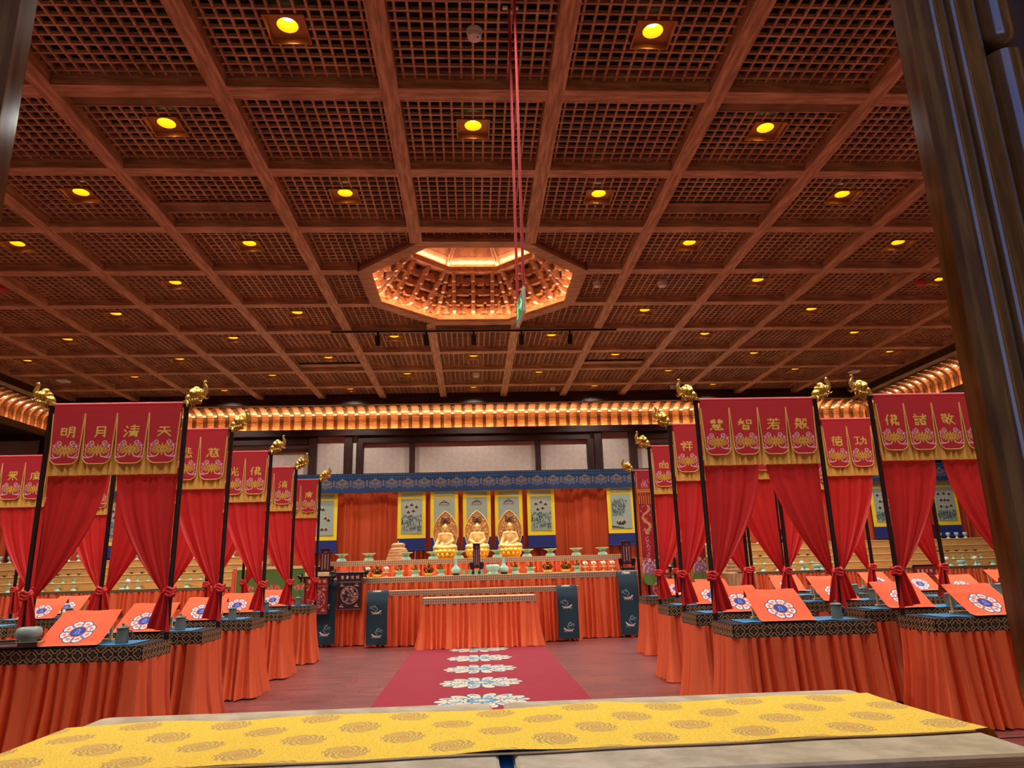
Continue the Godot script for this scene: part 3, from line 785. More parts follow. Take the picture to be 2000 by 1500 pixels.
func cove_ribs(par: Node3D, n: int, L: float, xf: Transform3D, turn: float) -> void:
	# local: x along the wall, z away from the room, y up from the floor
	var prof := [Vector2(0.0, 5.25), Vector2(0.06, 5.25)]
	for k in 9:
		var a := PI / 2 * (1.0 - k / 8.0)
		prof.append(Vector2(0.08 + 0.46 * cos(a), 4.95 + 0.30 * sin(a)))
	prof.append(Vector2(0.54, 4.56))
	# boards: each one strip of the curve
	for k in prof.size() - 1:
		var a: Vector2 = prof[k]; var b: Vector2 = prof[k + 1]
		if k % 2 == 1 and k < 10: continue
		var c: Vector2 = prof[k + 2] if k + 2 < prof.size() and k < 10 else b
		var g := G.new()
		var line := [a, b, c] if c != b else [a, b]
		for q in line.size() - 1:
			var u: Vector2 = line[q]; var v: Vector2 = line[q + 1]
			var e := (v - u).normalized(); var nn := Vector2(-e.y, e.x) * -1.0
			var u2 := u + e * (0.003 if q == 0 else 0.0); var v2 := v - e * (0.003 if q == line.size() - 2 else 0.0)
			g.quad(Vector3(-L / 2, u2.y, -u2.x), Vector3(L / 2, u2.y, -u2.x), Vector3(L / 2, v2.y, -v2.x), Vector3(-L / 2, v2.y, -v2.x), Vector3(0, nn.y, -nn.x))
		obj("board", g, mats.gold_wood if absf(turn) < 0.1 else mats.gold_wood_z, par).transform = xf
	var bg := G.new()
	for k in prof.size() - 1:
		var a: Vector2 = prof[k]; var b: Vector2 = prof[k + 1]
		var o := Vector2(0.012, 0.012)
		bg.quad(Vector3(-L / 2, a.y + o.y, -a.x - o.x), Vector3(L / 2, a.y + o.y, -a.x - o.x), Vector3(L / 2, b.y + o.y, -b.x - o.x), Vector3(-L / 2, b.y + o.y, -b.x - o.x), Vector3(0, -1, 1))
	obj("backing_board", bg, mats.dark_wood_x, par).transform = xf
	# ribs
	var poly := PackedVector2Array()
	prof[prof.size() - 1] = Vector2(0.54, 4.71)
	for q in prof: poly.append(Vector2(q.x, q.y))
	var rev := []
	for k in prof.size():
		var a: Vector2 = prof[maxi(k - 1, 0)]; var b: Vector2 = prof[mini(k + 1, prof.size() - 1)]
		var e := (b - a).normalized()
		rev.append((prof[k] as Vector2) + Vector2(e.y, -e.x) * 0.07)
	rev.reverse()
	for q in rev: poly.append(Vector2(maxf(q.x, 0.0), q.y))
	var rg := G.new().prism(poly, -0.043, 0.043, Transform3D(Basis(Vector3(0, 0, -1), Vector3(0, 1, 0), Vector3(1, 0, 0)), Vector3.ZERO))
	var rm := rg.mesh()
	for k in n:
		obj("rib", null, mats.rib_wood, par, rm).transform = xf * Transform3D(Basis(), Vector3(-L / 2 + (k + 0.5) * L / n, 0, 0))
	# ledge with the strip of light behind its lip
	obj("ledge", G.new().cbox(Vector3(0, 4.605, -0.36), Vector3(L, 0.17, 0.08), 0.008).box(Vector3(0, 4.555, -0.47), Vector3(L, 0.05, 0.16)), mats.dark_wood_x if absf(turn) < 0.1 else mats.dark_wood_x, par).transform = xf
	obj("light_strip", G.new().box(Vector3(0, 4.595, -0.425), Vector3(L, 0.015, 0.03)), mats.cove_led, par).transform = xf
	var parts := maxi(1, int(L / 5.0))
	for k in parts:
		var al := AreaLight3D.new(); al.name = "strip_light"
		al.area_size = Vector2(L / parts, 0.03); al.light_energy = COVE * L / parts / 5.0; al.light_color = Color(1.0, 0.82, 0.58)
		al.shadow_enabled = true
		par.add_child(al, true)
		al.transform = xf * Transform3D(Basis(Vector3.RIGHT, PI / 2), Vector3(-L / 2 + (k + 0.5) * L / parts, 4.61, -0.425))

func cornice() -> void:
	var b := struct("trim_3", null, null)
	cove_ribs(b, 77, 20.98, Transform3D(Basis(), Vector3(CX, 0, -17.6)), 0.0)
	var l := struct("trim_4", null, null)
	cove_ribs(l, 53, 14.5, Transform3D(Basis(Vector3.UP, PI / 2), Vector3(CX - 9.98, 0, -10.86)), PI / 2)
	var r := struct("trim_5", null, null)
	cove_ribs(r, 53, 14.5, Transform3D(Basis(Vector3.UP, -PI / 2), Vector3(CX + 9.98, 0, -10.86)), -PI / 2)
	# outer boards that close the room above the side aisles and behind the curve
	struct("trim_6", G.new().box(Vector3(CX, 5.2, -18.24), Vector3(21.4, 1.2, 0.08)), mats.dark_wood_x)
	for s in [-1.0, 1.0]: struct("trim_%d" % (7 if s < 0 else 8), G.new().box(Vector3(CX + s * 10.63, 5.15, -9.2), Vector3(0.08, 1.1, 18.0)), mats.dark_wood_x)

func boat(L: float, h: float) -> PackedVector2Array:
	var q := PackedVector2Array([Vector2(-L / 2, h / 2), Vector2(-L / 2, h * 0.05)])
	for k in 5:
		var a := k / 4.0 * PI / 2
		q.append(Vector2(-L / 2 + 0.10 * sin(a) * L / 0.5, h * 0.05 - (h * 0.55) * (1.0 - cos(a))))
	q.append(Vector2(-L * 0.12, -h / 2)); q.append(Vector2(-L * 0.08, -h * 0.3)); q.append(Vector2(L * 0.08, -h * 0.3)); q.append(Vector2(L * 0.12, -h / 2))
	for k in 5:
		var a := (1.0 - k / 4.0) * PI / 2
		q.append(Vector2(L / 2 - 0.10 * sin(a) * L / 0.5, h * 0.05 - (h * 0.55) * (1.0 - cos(a))))
	q.append(Vector2(L / 2, h * 0.05)); q.append(Vector2(L / 2, h / 2))
	return q

func cluster(wide: float) -> G:         # one set of brackets; local z points to the middle of the octagon
	var g := G.new()
	for i in 4:
		var y := 0.04 + i * 0.135; var r := 0.05 + i * 0.125
		var L: float = [0.4, 0.56, 0.7, 0.62][i] * wide
		g.prism(boat(L, 0.115), -0.035, 0.035, Transform3D(Basis(), Vector3(0, y, r)))
		for s in [-1.0, 0.0, 1.0]:
			g.prism(PackedVector2Array([Vector2(-0.045, 0.03), Vector2(-0.045, 0.0), Vector2(-0.03, -0.03), Vector2(0.03, -0.03), Vector2(0.045, 0.0), Vector2(0.045, 0.03)]), -0.045, 0.045, Transform3D(Basis(), Vector3(s * (L / 2 - 0.045), y + 0.08, r)))
		var d := 0.2
		var arm := PackedVector2Array([Vector2(0, 0.05), Vector2(0, -0.05), Vector2(r + d * 0.35, -0.05), Vector2(r + d * 0.6, -0.03), Vector2(r + d * 0.8, 0.02), Vector2(r + d, 0.07), Vector2(r + d, 0.1), Vector2(r + d * 0.7, 0.07), Vector2(r + d * 0.4, 0.05)])
		g.prism(arm, -0.03, 0.03, Transform3D(Basis(Vector3(0, 0, 1), Vector3(0, 1, 0), Vector3(1, 0, 0)), Vector3(0, y + 0.01, 0)))
		if i > 0: g.prism(boat(L * 0.8, 0.115), -0.03, 0.03, Transform3D(Basis(), Vector3(0, y, r - 0.12)))
	return g

func ring(a0: float, a1: float, y0: float, y1: float, k: int) -> G:
	var A := octa(a0); var B := octa(a1)
	return G.new().prism(PackedVector2Array([A[k], A[(k + 1) % 8], B[(k + 1) % 8], B[k]]), y0, y1, Transform3D(XZ, Vector3.ZERO))

func slope(a0: float, y0: float, a1: float, y1: float, k: int, th := 0.02) -> G:
	var A := octa(a0); var B := octa(a1); var g := G.new()
	var p := [Vector3(A[k].x, y0, A[k].y), Vector3(A[(k + 1) % 8].x, y0, A[(k + 1) % 8].y), Vector3(B[(k + 1) % 8].x, y1, B[(k + 1) % 8].y), Vector3(B[k].x, y1, B[k].y)]
	var mid: Vector3 = (p[0] + p[1] + p[2] + p[3]) / 4.0
	var nn: Vector3 = ((p[1] - p[0]) as Vector3).cross(p[3] - p[0]).normalized()
	if nn.dot(Vector3(CX, y0 - 0.6, OZ) - mid) < 0: nn = -nn
	g.quad(p[0], p[1], p[2], p[3], nn); g.quad(p[0] - nn * th, p[1] - nn * th, p[2] - nn * th, p[3] - nn * th, -nn)
	return g

func caisson() -> void:
	var t := struct("trim_9", null, null)
	var cl := cluster(1.0).mesh(); var cc := cluster(0.72).mesh(); var cs := cluster(0.55).mesh()
	for k in 8:
		obj("ring_beam", ring(1.48, 1.66, YB, 5.405, k), mats.wood_x, t)
		obj("light_strip", ring(1.515, 1.54, 5.405, 5.42, k), mats.cove_led, t)
		obj("rim_board", ring(1.60, 1.66, 5.405, 5.53, k), mats.dome_wood, t)
		obj("wall_board", ring(1.63, 1.68, 5.53, 6.2, k), mats.wood_y, t)
		obj("ring_beam", ring(0.96, 1.12, 6.07, 6.16, k), mats.dome_wood, t)
		obj("cover_board", slope(1.64, 6.19, 1.1, 6.17, k), mats.dome_wood, t)
		obj("light_strip", ring(0.99, 1.01, 6.16, 6.175, k), mats.cove_led, t)
		for q in 4:                      # boards of the vault
			var f0 := q / 4.0; var f1 := (q + 1) / 4.0
			obj("vault_board", slope(lerpf(1.1, 0.42, f0) - 0.004, lerpf(6.18, 6.78, f0), lerpf(1.1, 0.42, f1) + 0.004, lerpf(6.18, 6.78, f1) - 0.004, k), mats.dome_wood, t)
		var A := octa(1.09); var B := octa(0.42)
		obj("vault_rib", G.new().tube([Vector3(A[k].x, 6.17, A[k].y), Vector3(B[k].x, 6.76, B[k].y)], 0.045, 6), mats.dome_wood, t)
		var a := TAU * k / 8.0
		for e in [-1.0, 1.0]:
			var o2 := Vector3(CX + cos(a) * 1.62 - sin(a) * 0.33 * e, 5.53, OZ + sin(a) * 1.62 + cos(a) * 0.33 * e)
			obj("bracket_set", null, mats.dome_wood, t, cs).transform = Transform3D(Basis(Vector3.UP, -a - PI / 2), o2)
		for e in 2:
			var d := a + (TAU / 16.0 if e else 0.0); var R := 1.63 if e == 0 else 1.63 / cos(PI / 8)
			var o := Vector3(CX + cos(d) * R, 5.53, OZ + sin(d) * R)
			obj("bracket_set", null, mats.dome_wood, t, cl if e == 0 else cc).transform = Transform3D(Basis(Vector3.UP, -d - PI / 2), o)
		for e in 2:
			var al := AreaLight3D.new(); al.name = "strip_light"; al.shadow_enabled = true
			al.light_color = Color(1.0, 0.85, 0.68)
			al.area_size = Vector2(1.2 if e == 0 else 0.8, 0.03); al.light_energy = 1.0 if e == 0 else 0.4
			t.add_child(al, true)
			var rr := 1.5 if e == 0 else 0.985; var yy := 5.43 if e == 0 else 6.185
			var inw := Vector3(-cos(a), 0, -sin(a))
			al.transform = Transform3D(Basis.looking_at((Vector3.UP - inw * 0.12).normalized(), inw), Vector3(CX + cos(a) * rr, yy, OZ + sin(a) * rr))
	obj("cap_board", G.new().prism(octa(0.44), 6.77, 6.82, Transform3D(XZ, Vector3.ZERO)), mats.dome_wood, t)
	obj("roof_board", G.new().prism(octa(1.7), 6.9, 6.95, Transform3D(XZ, Vector3.ZERO)), mats.dark_wood_x, t)
	for k in 8: obj("outer_board", ring(1.69, 1.72, 5.6, 6.95, k), mats.dark_wood_x, t)

func lamps() -> void:
	# a square bronze tray let into the lattice, a yellow cone given a glow of its own and the lit disc at its top
	var tr := G.new(); var h0 := 0.165; var h1 := 0.145; var r := 0.085
	for k in 4:
		var b := Basis(Vector3.UP, k * PI / 2)
		tr.quad(b * Vector3(-h0, 0, h0), b * Vector3(h0, 0, h0), b * Vector3(h1 + 0.008, 0, h1 + 0.008), b * Vector3(-h1 - 0.008, 0, h1 + 0.008), Vector3.DOWN)
		tr.quad(b * Vector3(-h1 - 0.008, 0, h1 + 0.008), b * Vector3(h1 + 0.008, 0, h1 + 0.008), b * Vector3(h1, 0.045, h1), b * Vector3(-h1, 0.045, h1), b * Vector3(0, -0.2, -1))
		tr.quad(b * Vector3(-h0, 0, h0), b * Vector3(h0, 0, h0), b * Vector3(h0, 0.075, h0), b * Vector3(-h0, 0.075, h0), b * Vector3(0, 0, 1))
		for i in 6:
			var a0 := PI / 4 + (i / 6.0) * PI / 2; var a1 := PI / 4 + ((i + 1) / 6.0) * PI / 2
			var s0 := Vector3(h1 / tan(a0), 0.045, h1); var s1 := Vector3(h1 / tan(a1), 0.045, h1)
			tr.quad(b * s0, b * s1, b * Vector3(cos(a1) * r, 0.045, sin(a1) * r), b * Vector3(cos(a0) * r, 0.045, sin(a0) * r), Vector3.DOWN)
	var first: Node3D = null
	var cnt := {}
	for k in range(-2, 9):
		var row := []
		for c in range(-6, 7):
			if posmod(c + k, 2) != 0: continue
			if absi(c) <= 1 and k >= 2 and k <= 4: continue
			if k == 8 and absi(c) == 6: continue
			row.append(c)
		for i in row.size():
			var z := (rowz(k) + rowz(k + 1)) / 2
			var at := Vector3(colx(row[i]), 5.452, z)
			var rn: String = ["row almost overhead", "row just outside the top of the picture", "front row", "second row", "third row", "fourth row", "fifth row", "sixth row", "seventh row", "eighth row", "last row by the back wall"][k + 2] if k < 8 else "last row by the back wall"
			if k < 8 and k >= -1: rn = ordn(k + 1) + " row from the front"
			elif k < -1: rn = "row nearest the door overhead"
			var lb := "square bronze recessed ceiling light, %s, %s from the left" % [rn, ordn(i)]
			if first == null:
				first = thing("recessed_light", lb, "ceiling light", at, "bronze downlights in the lattice ceiling")
				obj("tray", tr, mats.tray_bronze, first)
				obj("reflector_cone", G.new().lathe([Vector2(0.086, 0.045), Vector2(0.052, 0.13)], 24), mats.brass_cone_glow, first)
				obj("lit_disc", G.new().lathe([Vector2(0.054, 0.13), Vector2(0.0, 0.13)], 20), mats.led, first)
				var sp := SpotLight3D.new(); sp.name = "light"; sp.position = Vector3(0, 0.044, 0); sp.rotation.x = -PI / 2
				sp.spot_angle = 66.0; sp.spot_angle_attenuation = 0.7; sp.spot_range = 14.0; sp.spot_attenuation = 2.0; sp.light_energy = LAMP; sp.light_color = Color(1.0, 0.965, 0.92); sp.light_size = 0.05; sp.shadow_enabled = true
				first.add_child(sp)
			else:
				dup(first, lb, at)

func ceiling_fittings() -> void:
	# smoke detectors, sirens, sprinklers
	var sd := [[Vector3(0.06, 5.452, -4.93), 0.06, "round white smoke detector in the front centre coffer", "white_plastic", "smoke detector"], [Vector3(3.01, 5.452, -10.27), 0.07, "white smoke detector right of the octagon", "white_plastic", "smoke detector"],
		[Vector3(1.97, 5.452, -10.27), 0.055, "small white detector close beside the octagon rim", "white_plastic", "smoke detector"], [Vector3(0.11, 5.452, -15.6), 0.075, "white smoke detector in the centre coffer beyond the track lights", "white_plastic", "smoke detector"],
		[Vector3(2.0, 5.452, -16.94), 0.06, "white smoke detector in the last row right of centre", "white_plastic", "smoke detector"], [Vector3(5.0, 5.452, -16.94), 0.06, "white smoke detector above the right banners in the last row", "white_plastic", "smoke detector"],
		[Vector3(7.23, 5.452, -10.29), 0.075, "red alarm sounder on the right of the ceiling", "red_plastic", "alarm"], [Vector3(-6.99, 5.452, -10.31), 0.075, "red alarm sounder at the left edge of the ceiling", "red_plastic", "alarm"]]
	for q in sd:
		var t := thing("detector" if q[4] != "alarm" else "alarm_sounder", q[2], q[4], q[0])
		var r: float = q[1]
		obj("base_plate", G.new().lathe([Vector2(0, 0.02), Vector2(r * 1.08, 0.02), Vector2(r * 1.08, -0.008), Vector2(r, -0.012)], 24), mats[q[3]], t)
		obj("cover", G.new().lathe([Vector2(r, -0.01), Vector2(r * 0.96, -0.05), Vector2(r * 0.84, -0.06), Vector2(0, -0.062)], 24), mats[q[3]], t)
		obj("indicator", G.new().ball(Vector3(r * 0.45, -0.062, 0.02), Vector3(0.008, 0.004, 0.008), 8), mats.black_metal, t)
	for s in [-1.0, 1.0]:
		var t := thing("access_point", "white box antenna on the ceiling near the %s cornice" % ["left", "right"][0 if s < 0 else 1], "antenna", Vector3(s * 9.02, 5.445, -15.7))
		obj("case", G.new().cbox(Vector3.ZERO, Vector3(0.24, 0.05, 0.24), 0.02), mats.white_plastic, t)
		obj("bracket", G.new().box(Vector3(0, 0.03, 0), Vector3(0.1, 0.02, 0.1)), mats.black_metal, t)
	# air grilles: long ones of dark slats and plain wooden flaps
	for e in [[-2, -5.8, true, "behind the front beam, left"], [2, -5.8, true, "behind the front beam, right"], [-2, -7.83, true, "in the second row, left"], [2, -7.83, true, "in the second row, right"], [-2, -14.66, false, "in the seventh row, left of the track"], [2, -14.66, false, "in the seventh row, right of the track"]]:
		var t := thing("air_grille", "%s in the ceiling lattice %s" % ["slatted air grille" if e[2] else "plain air flap", e[3]], "air vent", Vector3(colx(e[0]), 5.432, e[1]), "ceiling air vents")
		var w := COL - 0.17
		if e[2]:
			obj("back", G.new().box(Vector3(0, 0.02, 0), Vector3(w, 0.008, 0.2)), mats.void, t)
			for s in [-1.0, 1.0]: obj("frame", G.new().cbox(Vector3(0, 0.004, s * 0.1), Vector3(w, 0.03, 0.016), 0.003), mats.wood_x, t)
			for k in 6: obj("slat", G.new().box(Vector3(0, 0.006, -0.075 + k * 0.03), Vector3(w, 0.02, 0.008), Basis(Vector3.RIGHT, 0.4)), mats.wood_x, t)
		else:
			obj("flap", G.new().cbox(Vector3(0, 0, 0), Vector3(w, 0.02, 0.18), 0.004), mats.wood_x, t)
			obj("back", G.new().box(Vector3(0, 0.02, 0), Vector3(w, 0.01, 0.22)), mats.void, t)
	# the track with five spots
	var t := thing("light_track", "thin black lighting track hung across the ceiling behind the octagon", "light track", Vector3(0.08, 5.33, -12.17))
	obj("rail", G.new().cbox(Vector3.ZERO, Vector3(5.14, 0.03, 0.035), 0.004), mats.black_metal, t)
	for x in [-2.4, -1.2, 0.0, 1.2, 2.4]: obj("hanger", G.new().box(Vector3(x, 0.014, -0.02), Vector3(0.05, 0.03, 0.05)), mats.white_plastic, t)
	var xs := [-1.66, -0.8, 0.05, 0.91, 1.79]
	var aim := [Vector3(-1.4, 1.3, -13.2), Vector3(-0.53, 1.7, -13.8), Vector3(0.08, 1.7, -13.8), Vector3(0.7, 1.7, -13.8), Vector3(1.6, 1.3, -13.2)]
	for k in 5:
		var s := thing("track_spotlight", "black cylinder spotlight hanging from the track, %s from the left" % ordn(k), "spotlight", Vector3(xs[k], 5.31, -12.17), "track spotlights")
		obj("stem", G.new().box(Vector3(0, -0.03, 0), Vector3(0.03, 0.07, 0.03)), mats.black_metal, s)
		var dir: Vector3 = (aim[k] - (s.position + Vector3(0, -0.15, 0))).normalized()
		var b := Basis.looking_at(dir, Vector3.FORWARD) * Basis(Vector3.RIGHT, -PI / 2)
		var xf := Transform3D(b, Vector3(0, -0.15, 0))
		obj("barrel", G.new().lathe([Vector2(0.0, -0.09), Vector2(0.045, -0.09), Vector2(0.045, 0.09), Vector2(0.035, 0.095), Vector2(0.032, 0.06)], 20, xf), mats.black_metal, s)
		obj("lens", G.new().lathe([Vector2(0.033, 0.07), Vector2(0, 0.07)], 16, xf), mats.led, s)
		var sp := SpotLight3D.new(); sp.name = "light"; sp.position = Vector3(0, -0.15, 0) + dir * 0.1; sp.basis = Basis.looking_at(dir, Vector3.FORWARD)
		sp.spot_angle = 17.0; sp.spot_angle_attenuation = 1.0; sp.spot_range = 14; sp.spot_attenuation = 2.0; sp.light_energy = LAMP * 2.5; sp.light_color = Color(1.0, 0.92, 0.8); sp.light_size = 0.03; sp.shadow_enabled = true
		s.add_child(sp)
	# exit sign on two red lines
	var ex := thing("exit_sign", "green running man exit sign seen edge on, hanging by two red lines", "exit sign", Vector3(0.341, 2.895, -4.525))
	var bb := Basis(Vector3.UP, -PI / 2 + 0.07)
	obj("case", G.new().cbox(Vector3.ZERO, Vector3(0.33, 0.17, 0.02), 0.004, bb), mats.white_plastic, ex)
	for s in [-1.0, 1.0]:
		var nn := bb * Vector3(0, 0, s); var rt := bb * Vector3(s, 0, 0)
		obj("face", G.new().quad_uv(nn * 0.0115, rt * 0.15, Vector3.UP * 0.072, nn), mats.exit_face, ex)
		obj("hook", G.new().box(bb * Vector3(s * 0.15, 0.095, 0), Vector3(0.014, 0.03, 0.014)), mats.white_plastic, ex)
		var low: Vector3 = ex.position + bb * Vector3(s * 0.15, 0.105, 0)
		tag(obj("hanging_line", G.new().tube([low, Vector3(low.x, 4.2, low.z), Vector3(low.x + 0.002, 5.45, low.z)], 0.011, 6), mats.rope_red), "left red line, %s that carries the exit sign" % "the one fixed farther from the camera" if s < 0 else "right red line, the one nearer the camera that carries the exit sign", "line", "lines of the exit sign")
	for k in 3:
		tag(obj("ceiling_clip", G.new().cbox(Vector3([0.3, 0.385, 0.34][k], 5.452, [-4.66, -4.66, -4.7][k]), Vector3(0.04, 0.02, 0.03), 0.003), mats.white_plastic), "small pale clip on the lattice above the red lines, %s" % ["left", "right", "lowest, between the two"][k], "clip", "clips of the exit sign lines")

# ---------------------------------------------------------------- cloth shapes
# a pleated skirt round a table: path of points on the floor plan, pleats of the given pitch, flared towards the floor
func skirt(path: Array, y0: float, y1: float, pitch: float, depth: float, flare: float, sd := 0.0) -> G:
	var g := G.new(); var lens := [0.0]
	for i in path.size() - 1: lens.append(lens[i] + (path[i + 1] as Vector2).distance_to(path[i]))
	var L: float = lens[lens.size() - 1]
	var nu := int(L / pitch) * 10
	var f := func(u: float, v: float) -> Vector3:
		var s := u * L; var i := 0
		while i < path.size() - 2 and s > lens[i + 1]: i += 1
		var a: Vector2 = path[i]; var b: Vector2 = path[i + 1]
		var d := (b - a).normalized()
		var p: Vector2 = a + d * (s - lens[i]); var nn := Vector2(d.y, -d.x)
		# round the corner
		var near := 0.05
		if s - lens[i] < near and i > 0:
			var pd := (a - (path[i - 1] as Vector2)).normalized(); nn = (nn.lerp(Vector2(pd.y, -pd.x), 0.5 * (1.0 - (s - lens[i]) / near))).normalized()
		if lens[i + 1] - s < near and i < path.size() - 2:
			var nd := ((path[i + 2] as Vector2) - b).normalized(); nn = (nn.lerp(Vector2(nd.y, -nd.x), 0.5 * (1.0 - (lens[i + 1] - s) / near))).normalized()
		var k := s / pitch
		var w := k + 0.28 * sin(k * 1.7 + sd) + 0.12 * sin(k * 0.61 + sd * 2.0)
		var amp := depth * (0.55 + 0.45 * v) * (0.75 + 0.35 * sin(w * 2.3 + sd))
		var ph := w - floorf(w)
		var fold := pow(0.5 - 0.5 * cos(ph * TAU + 0.55 * sin(ph * TAU)), 1.15)
		var o := (fold - 1.0) * 2.0 * amp + flare * v * v + 0.012 + amp
		p += nn * o + d * (0.012 * sin(k * 2.1 + v * 2.0 + sd) * v)
		return Vector3(p.x, lerpf(y0, y1, v) + (0.006 * sin(w * 3.0) if v > 0.95 else 0.0), p.y)
	g.grid(nu, 7, f, 1.0, L, 1.0)
	return g

# a flat hanging cloth with two faces and thickness, drooping in gentle waves
func cloth(w: float, h: float, wave: float, waves: float, uv := Vector2.ONE) -> G:
	var g := G.new()
	for s in [-1.0, 1.0]:
		g.grid(14, 12, func(u: float, v: float) -> Vector3: return Vector3((u - 0.5) * w, -v * h, wave * sin(u * TAU * waves + v) * (0.3 + 0.7 * v) + s * 0.002), s, uv.x, uv.y)
	return g

# the standard table: top, patterned band, pleated skirt
func make_table(called: String, label: String, w: float, d: float, h: float, band: float, pitch: float, flare: float, band_mat: String, rep: float, at: Vector3, top: StandardMaterial3D, group := "", sd := 0.0) -> Node3D:
	var t := thing(called, label, "table", at, group)      # at: middle of the front edge on the floor, the table stands behind it
	obj("top", G.new().cbox(Vector3(0, h - 0.012, -d / 2), Vector3(w, 0.024, d), 0.006), top, t)
	var bg := G.new()
	for e in [[Vector3(-w / 2, 0, 0.004), Vector3(w / 2, 0, 0.004), w, Vector3.BACK], [Vector3(w / 2 + 0.004, 0, 0), Vector3(w / 2 + 0.004, 0, -d), d, Vector3.RIGHT], [Vector3(w / 2, 0, -d - 0.004), Vector3(-w / 2, 0, -d - 0.004), w, Vector3.FORWARD], [Vector3(-w / 2 - 0.004, 0, -d), Vector3(-w / 2 - 0.004, 0, 0), d, Vector3.LEFT]]:
		var a: Vector3 = e[0]; var b: Vector3 = e[1]; var L: float = e[2]
		bg.quad(a + Vector3.UP * (h - 0.004), b + Vector3.UP * (h - 0.004), b + Vector3.UP * (h - band), a + Vector3.UP * (h - band), e[3], [Vector2(0, 0), Vector2(L * rep, 0), Vector2(L * rep, band * rep), Vector2(0, band * rep)])
	obj("band", bg, mats[band_mat], t)
	var hw := w / 2 - 0.015; var zf := -0.015; var zb := -d + 0.015
	obj("skirt", skirt([Vector2(hw, zb), Vector2(hw, zf), Vector2(-hw, zf), Vector2(-hw, zb)], h - band + 0.004, 0.012, pitch, 0.045, flare, sd), mats.satin, t)
	obj("frame", G.new().box(Vector3(0, h / 2 - 0.03, -d / 2), Vector3(w - 0.1, h - 0.08, d - 0.1)), mats.dark_wood_x, t)
	return t

# ---------------------------------------------------------------- far end of the hall
func backdrop() -> void:
	# rail that carries the cloth, on posts
	var r := thing("backdrop_frame", "dark wooden frame behind the altar that carries drapes, scrolls and the blue pelmet", "frame", Vector3(0.1, 0, -15.5))
	obj("rail", G.new().cbox(Vector3(0, 3.12, -0.1), Vector3(24.0, 0.06, 0.06), 0.01), mats.dark_wood_x, r)
	tag(obj("hanging_rail", G.new().tube([Vector3(-13.2, 3.15, -15.33), Vector3(13.2, 3.15, -15.33)], 0.018, 8), mats.black_metal), "long dark rail from wall to wall behind the blue pelmet", "rail")
	for k in 13: obj("post", G.new().cbox(Vector3(-11.9 + k * 1.9833, 1.57, -0.1), Vector3(0.08, 3.14, 0.08), 0.01), mats.dark_wood_y, r)
	# orange drapes
	var names := ["at the far left behind the left shelves", "left of the far left scrolls", "behind the left shelves near the altar", "left of the three statues", "directly behind the three statues", "right of the three statues", "behind the right shelves near the altar", "behind the right shelves", "at the far right behind the shelves"]
	for k in 9:
		var W := 2.655
		var g := G.new().grid(120, 5, func(u: float, v: float) -> Vector3:
			var q := u * 17.0 + 0.35 * sin(u * 31.0 + k) + 0.2 * sin(u * 57.0)
			return Vector3((u - 0.5) * W, 3.15 - v * 3.13, 0.032 * sin(q * TAU) * (0.7 + 0.5 * v) + 0.02 * sin(u * 23.0 + v * 2.0 + k)))
		tag(obj("drape", g, mats.drape), "pleated rust orange drape " + names[k], "drape", "orange drapes of the backdrop")
		get_child(get_child_count() - 1).position = Vector3(0.1 + (k - 4) * 2.66, 0, -15.46)
	# blue pelmet
	var pl := G.new()
	pl.grid(120, 6, func(u: float, v: float) -> Vector3: return Vector3((u - 0.5) * 24.0, 3.2 - v * 0.41, 0.012 * sin(u * 90.0) * v + (0.02 if v < 0.2 else 0.0) + 0.015 * sin(u * 37.0)), 1.0, 24.0 / 0.345, 1.0)
	tag(obj("pelmet", pl, mats.pelmet), "long navy blue pelmet with a grey row of hanging ornament above the scrolls", "pelmet")
	get_child(get_child_count() - 1).position = Vector3(0.1, 0, -15.26)
	# scrolls
	var sc := [[-9.0, 3, "far left, between the left banner curtains"], [-7.45, 1, "second from the far left"], [-3.15, 4, "half hidden by the last left banner"], [-1.30, 1, "five figures above mountains, left of the statues"], [-0.61, 0, "behind the left statue"], [0.08, 0, "behind the middle statue"], [0.76, 0, "behind the right statue"], [1.45, 1, "five figures above mountains, right of the statues"], [3.18, 2, "cliffs and a group of men, beside the dragon banner"], [9.02, 3, "half hidden by a right banner pole"], [9.71, 3, "left of the last one on the right"], [10.41, 3, "nine figures, last on the right"]]
	for q in sc:
		var t := thing("hanging_scroll", "yellow bordered hanging scroll painting, " + q[2], "scroll", Vector3(q[0], 2.82, -15.34), "scroll paintings behind the altar")
		obj("mount", G.new().put(cloth(0.59, 0.99, 0.004, 0.5), Transform3D()), mats.scroll_yellow, t)
		obj("lower_mount", G.new().put(cloth(0.59, 0.24, 0.004, 0.5), Transform3D(Basis(), Vector3(0, -0.99, 0))), mats.scroll_blue, t)
		obj("painting", G.new().quad_uv(Vector3(0, -0.53, 0.012), Vector3(0.22, 0, 0), Vector3(0, 0.365, 0), Vector3.BACK), mats["painting_%d" % q[1]], t)
		obj("inscription", G.new().quad_uv(Vector3(0, -0.085, 0.012), Vector3(0.22, 0, 0), Vector3(0, 0.038, 0), Vector3.BACK, Vector2(0.05, 0.02), Vector2(0.95, 0.06)), mats.painting_2, t)
		obj("roller", G.new().tube([Vector3(-0.33, -1.235, 0), Vector3(0.33, -1.235, 0)], 0.014, 8), mats.scroll_blue, t)
		obj("cord", G.new().tube([Vector3(-0.15, 0, -0.01), Vector3(0, 0.31, 0.01)], 0.003, 4).tube([Vector3(0.15, 0, -0.01), Vector3(0, 0.31, 0.01)], 0.003, 4), mats.scroll_blue, t)
		obj("hanger", G.new().tube([Vector3(-0.3, 0.0, 0), Vector3(0.3, 0.0, 0)], 0.01, 8), mats.dark_wood_x, t)

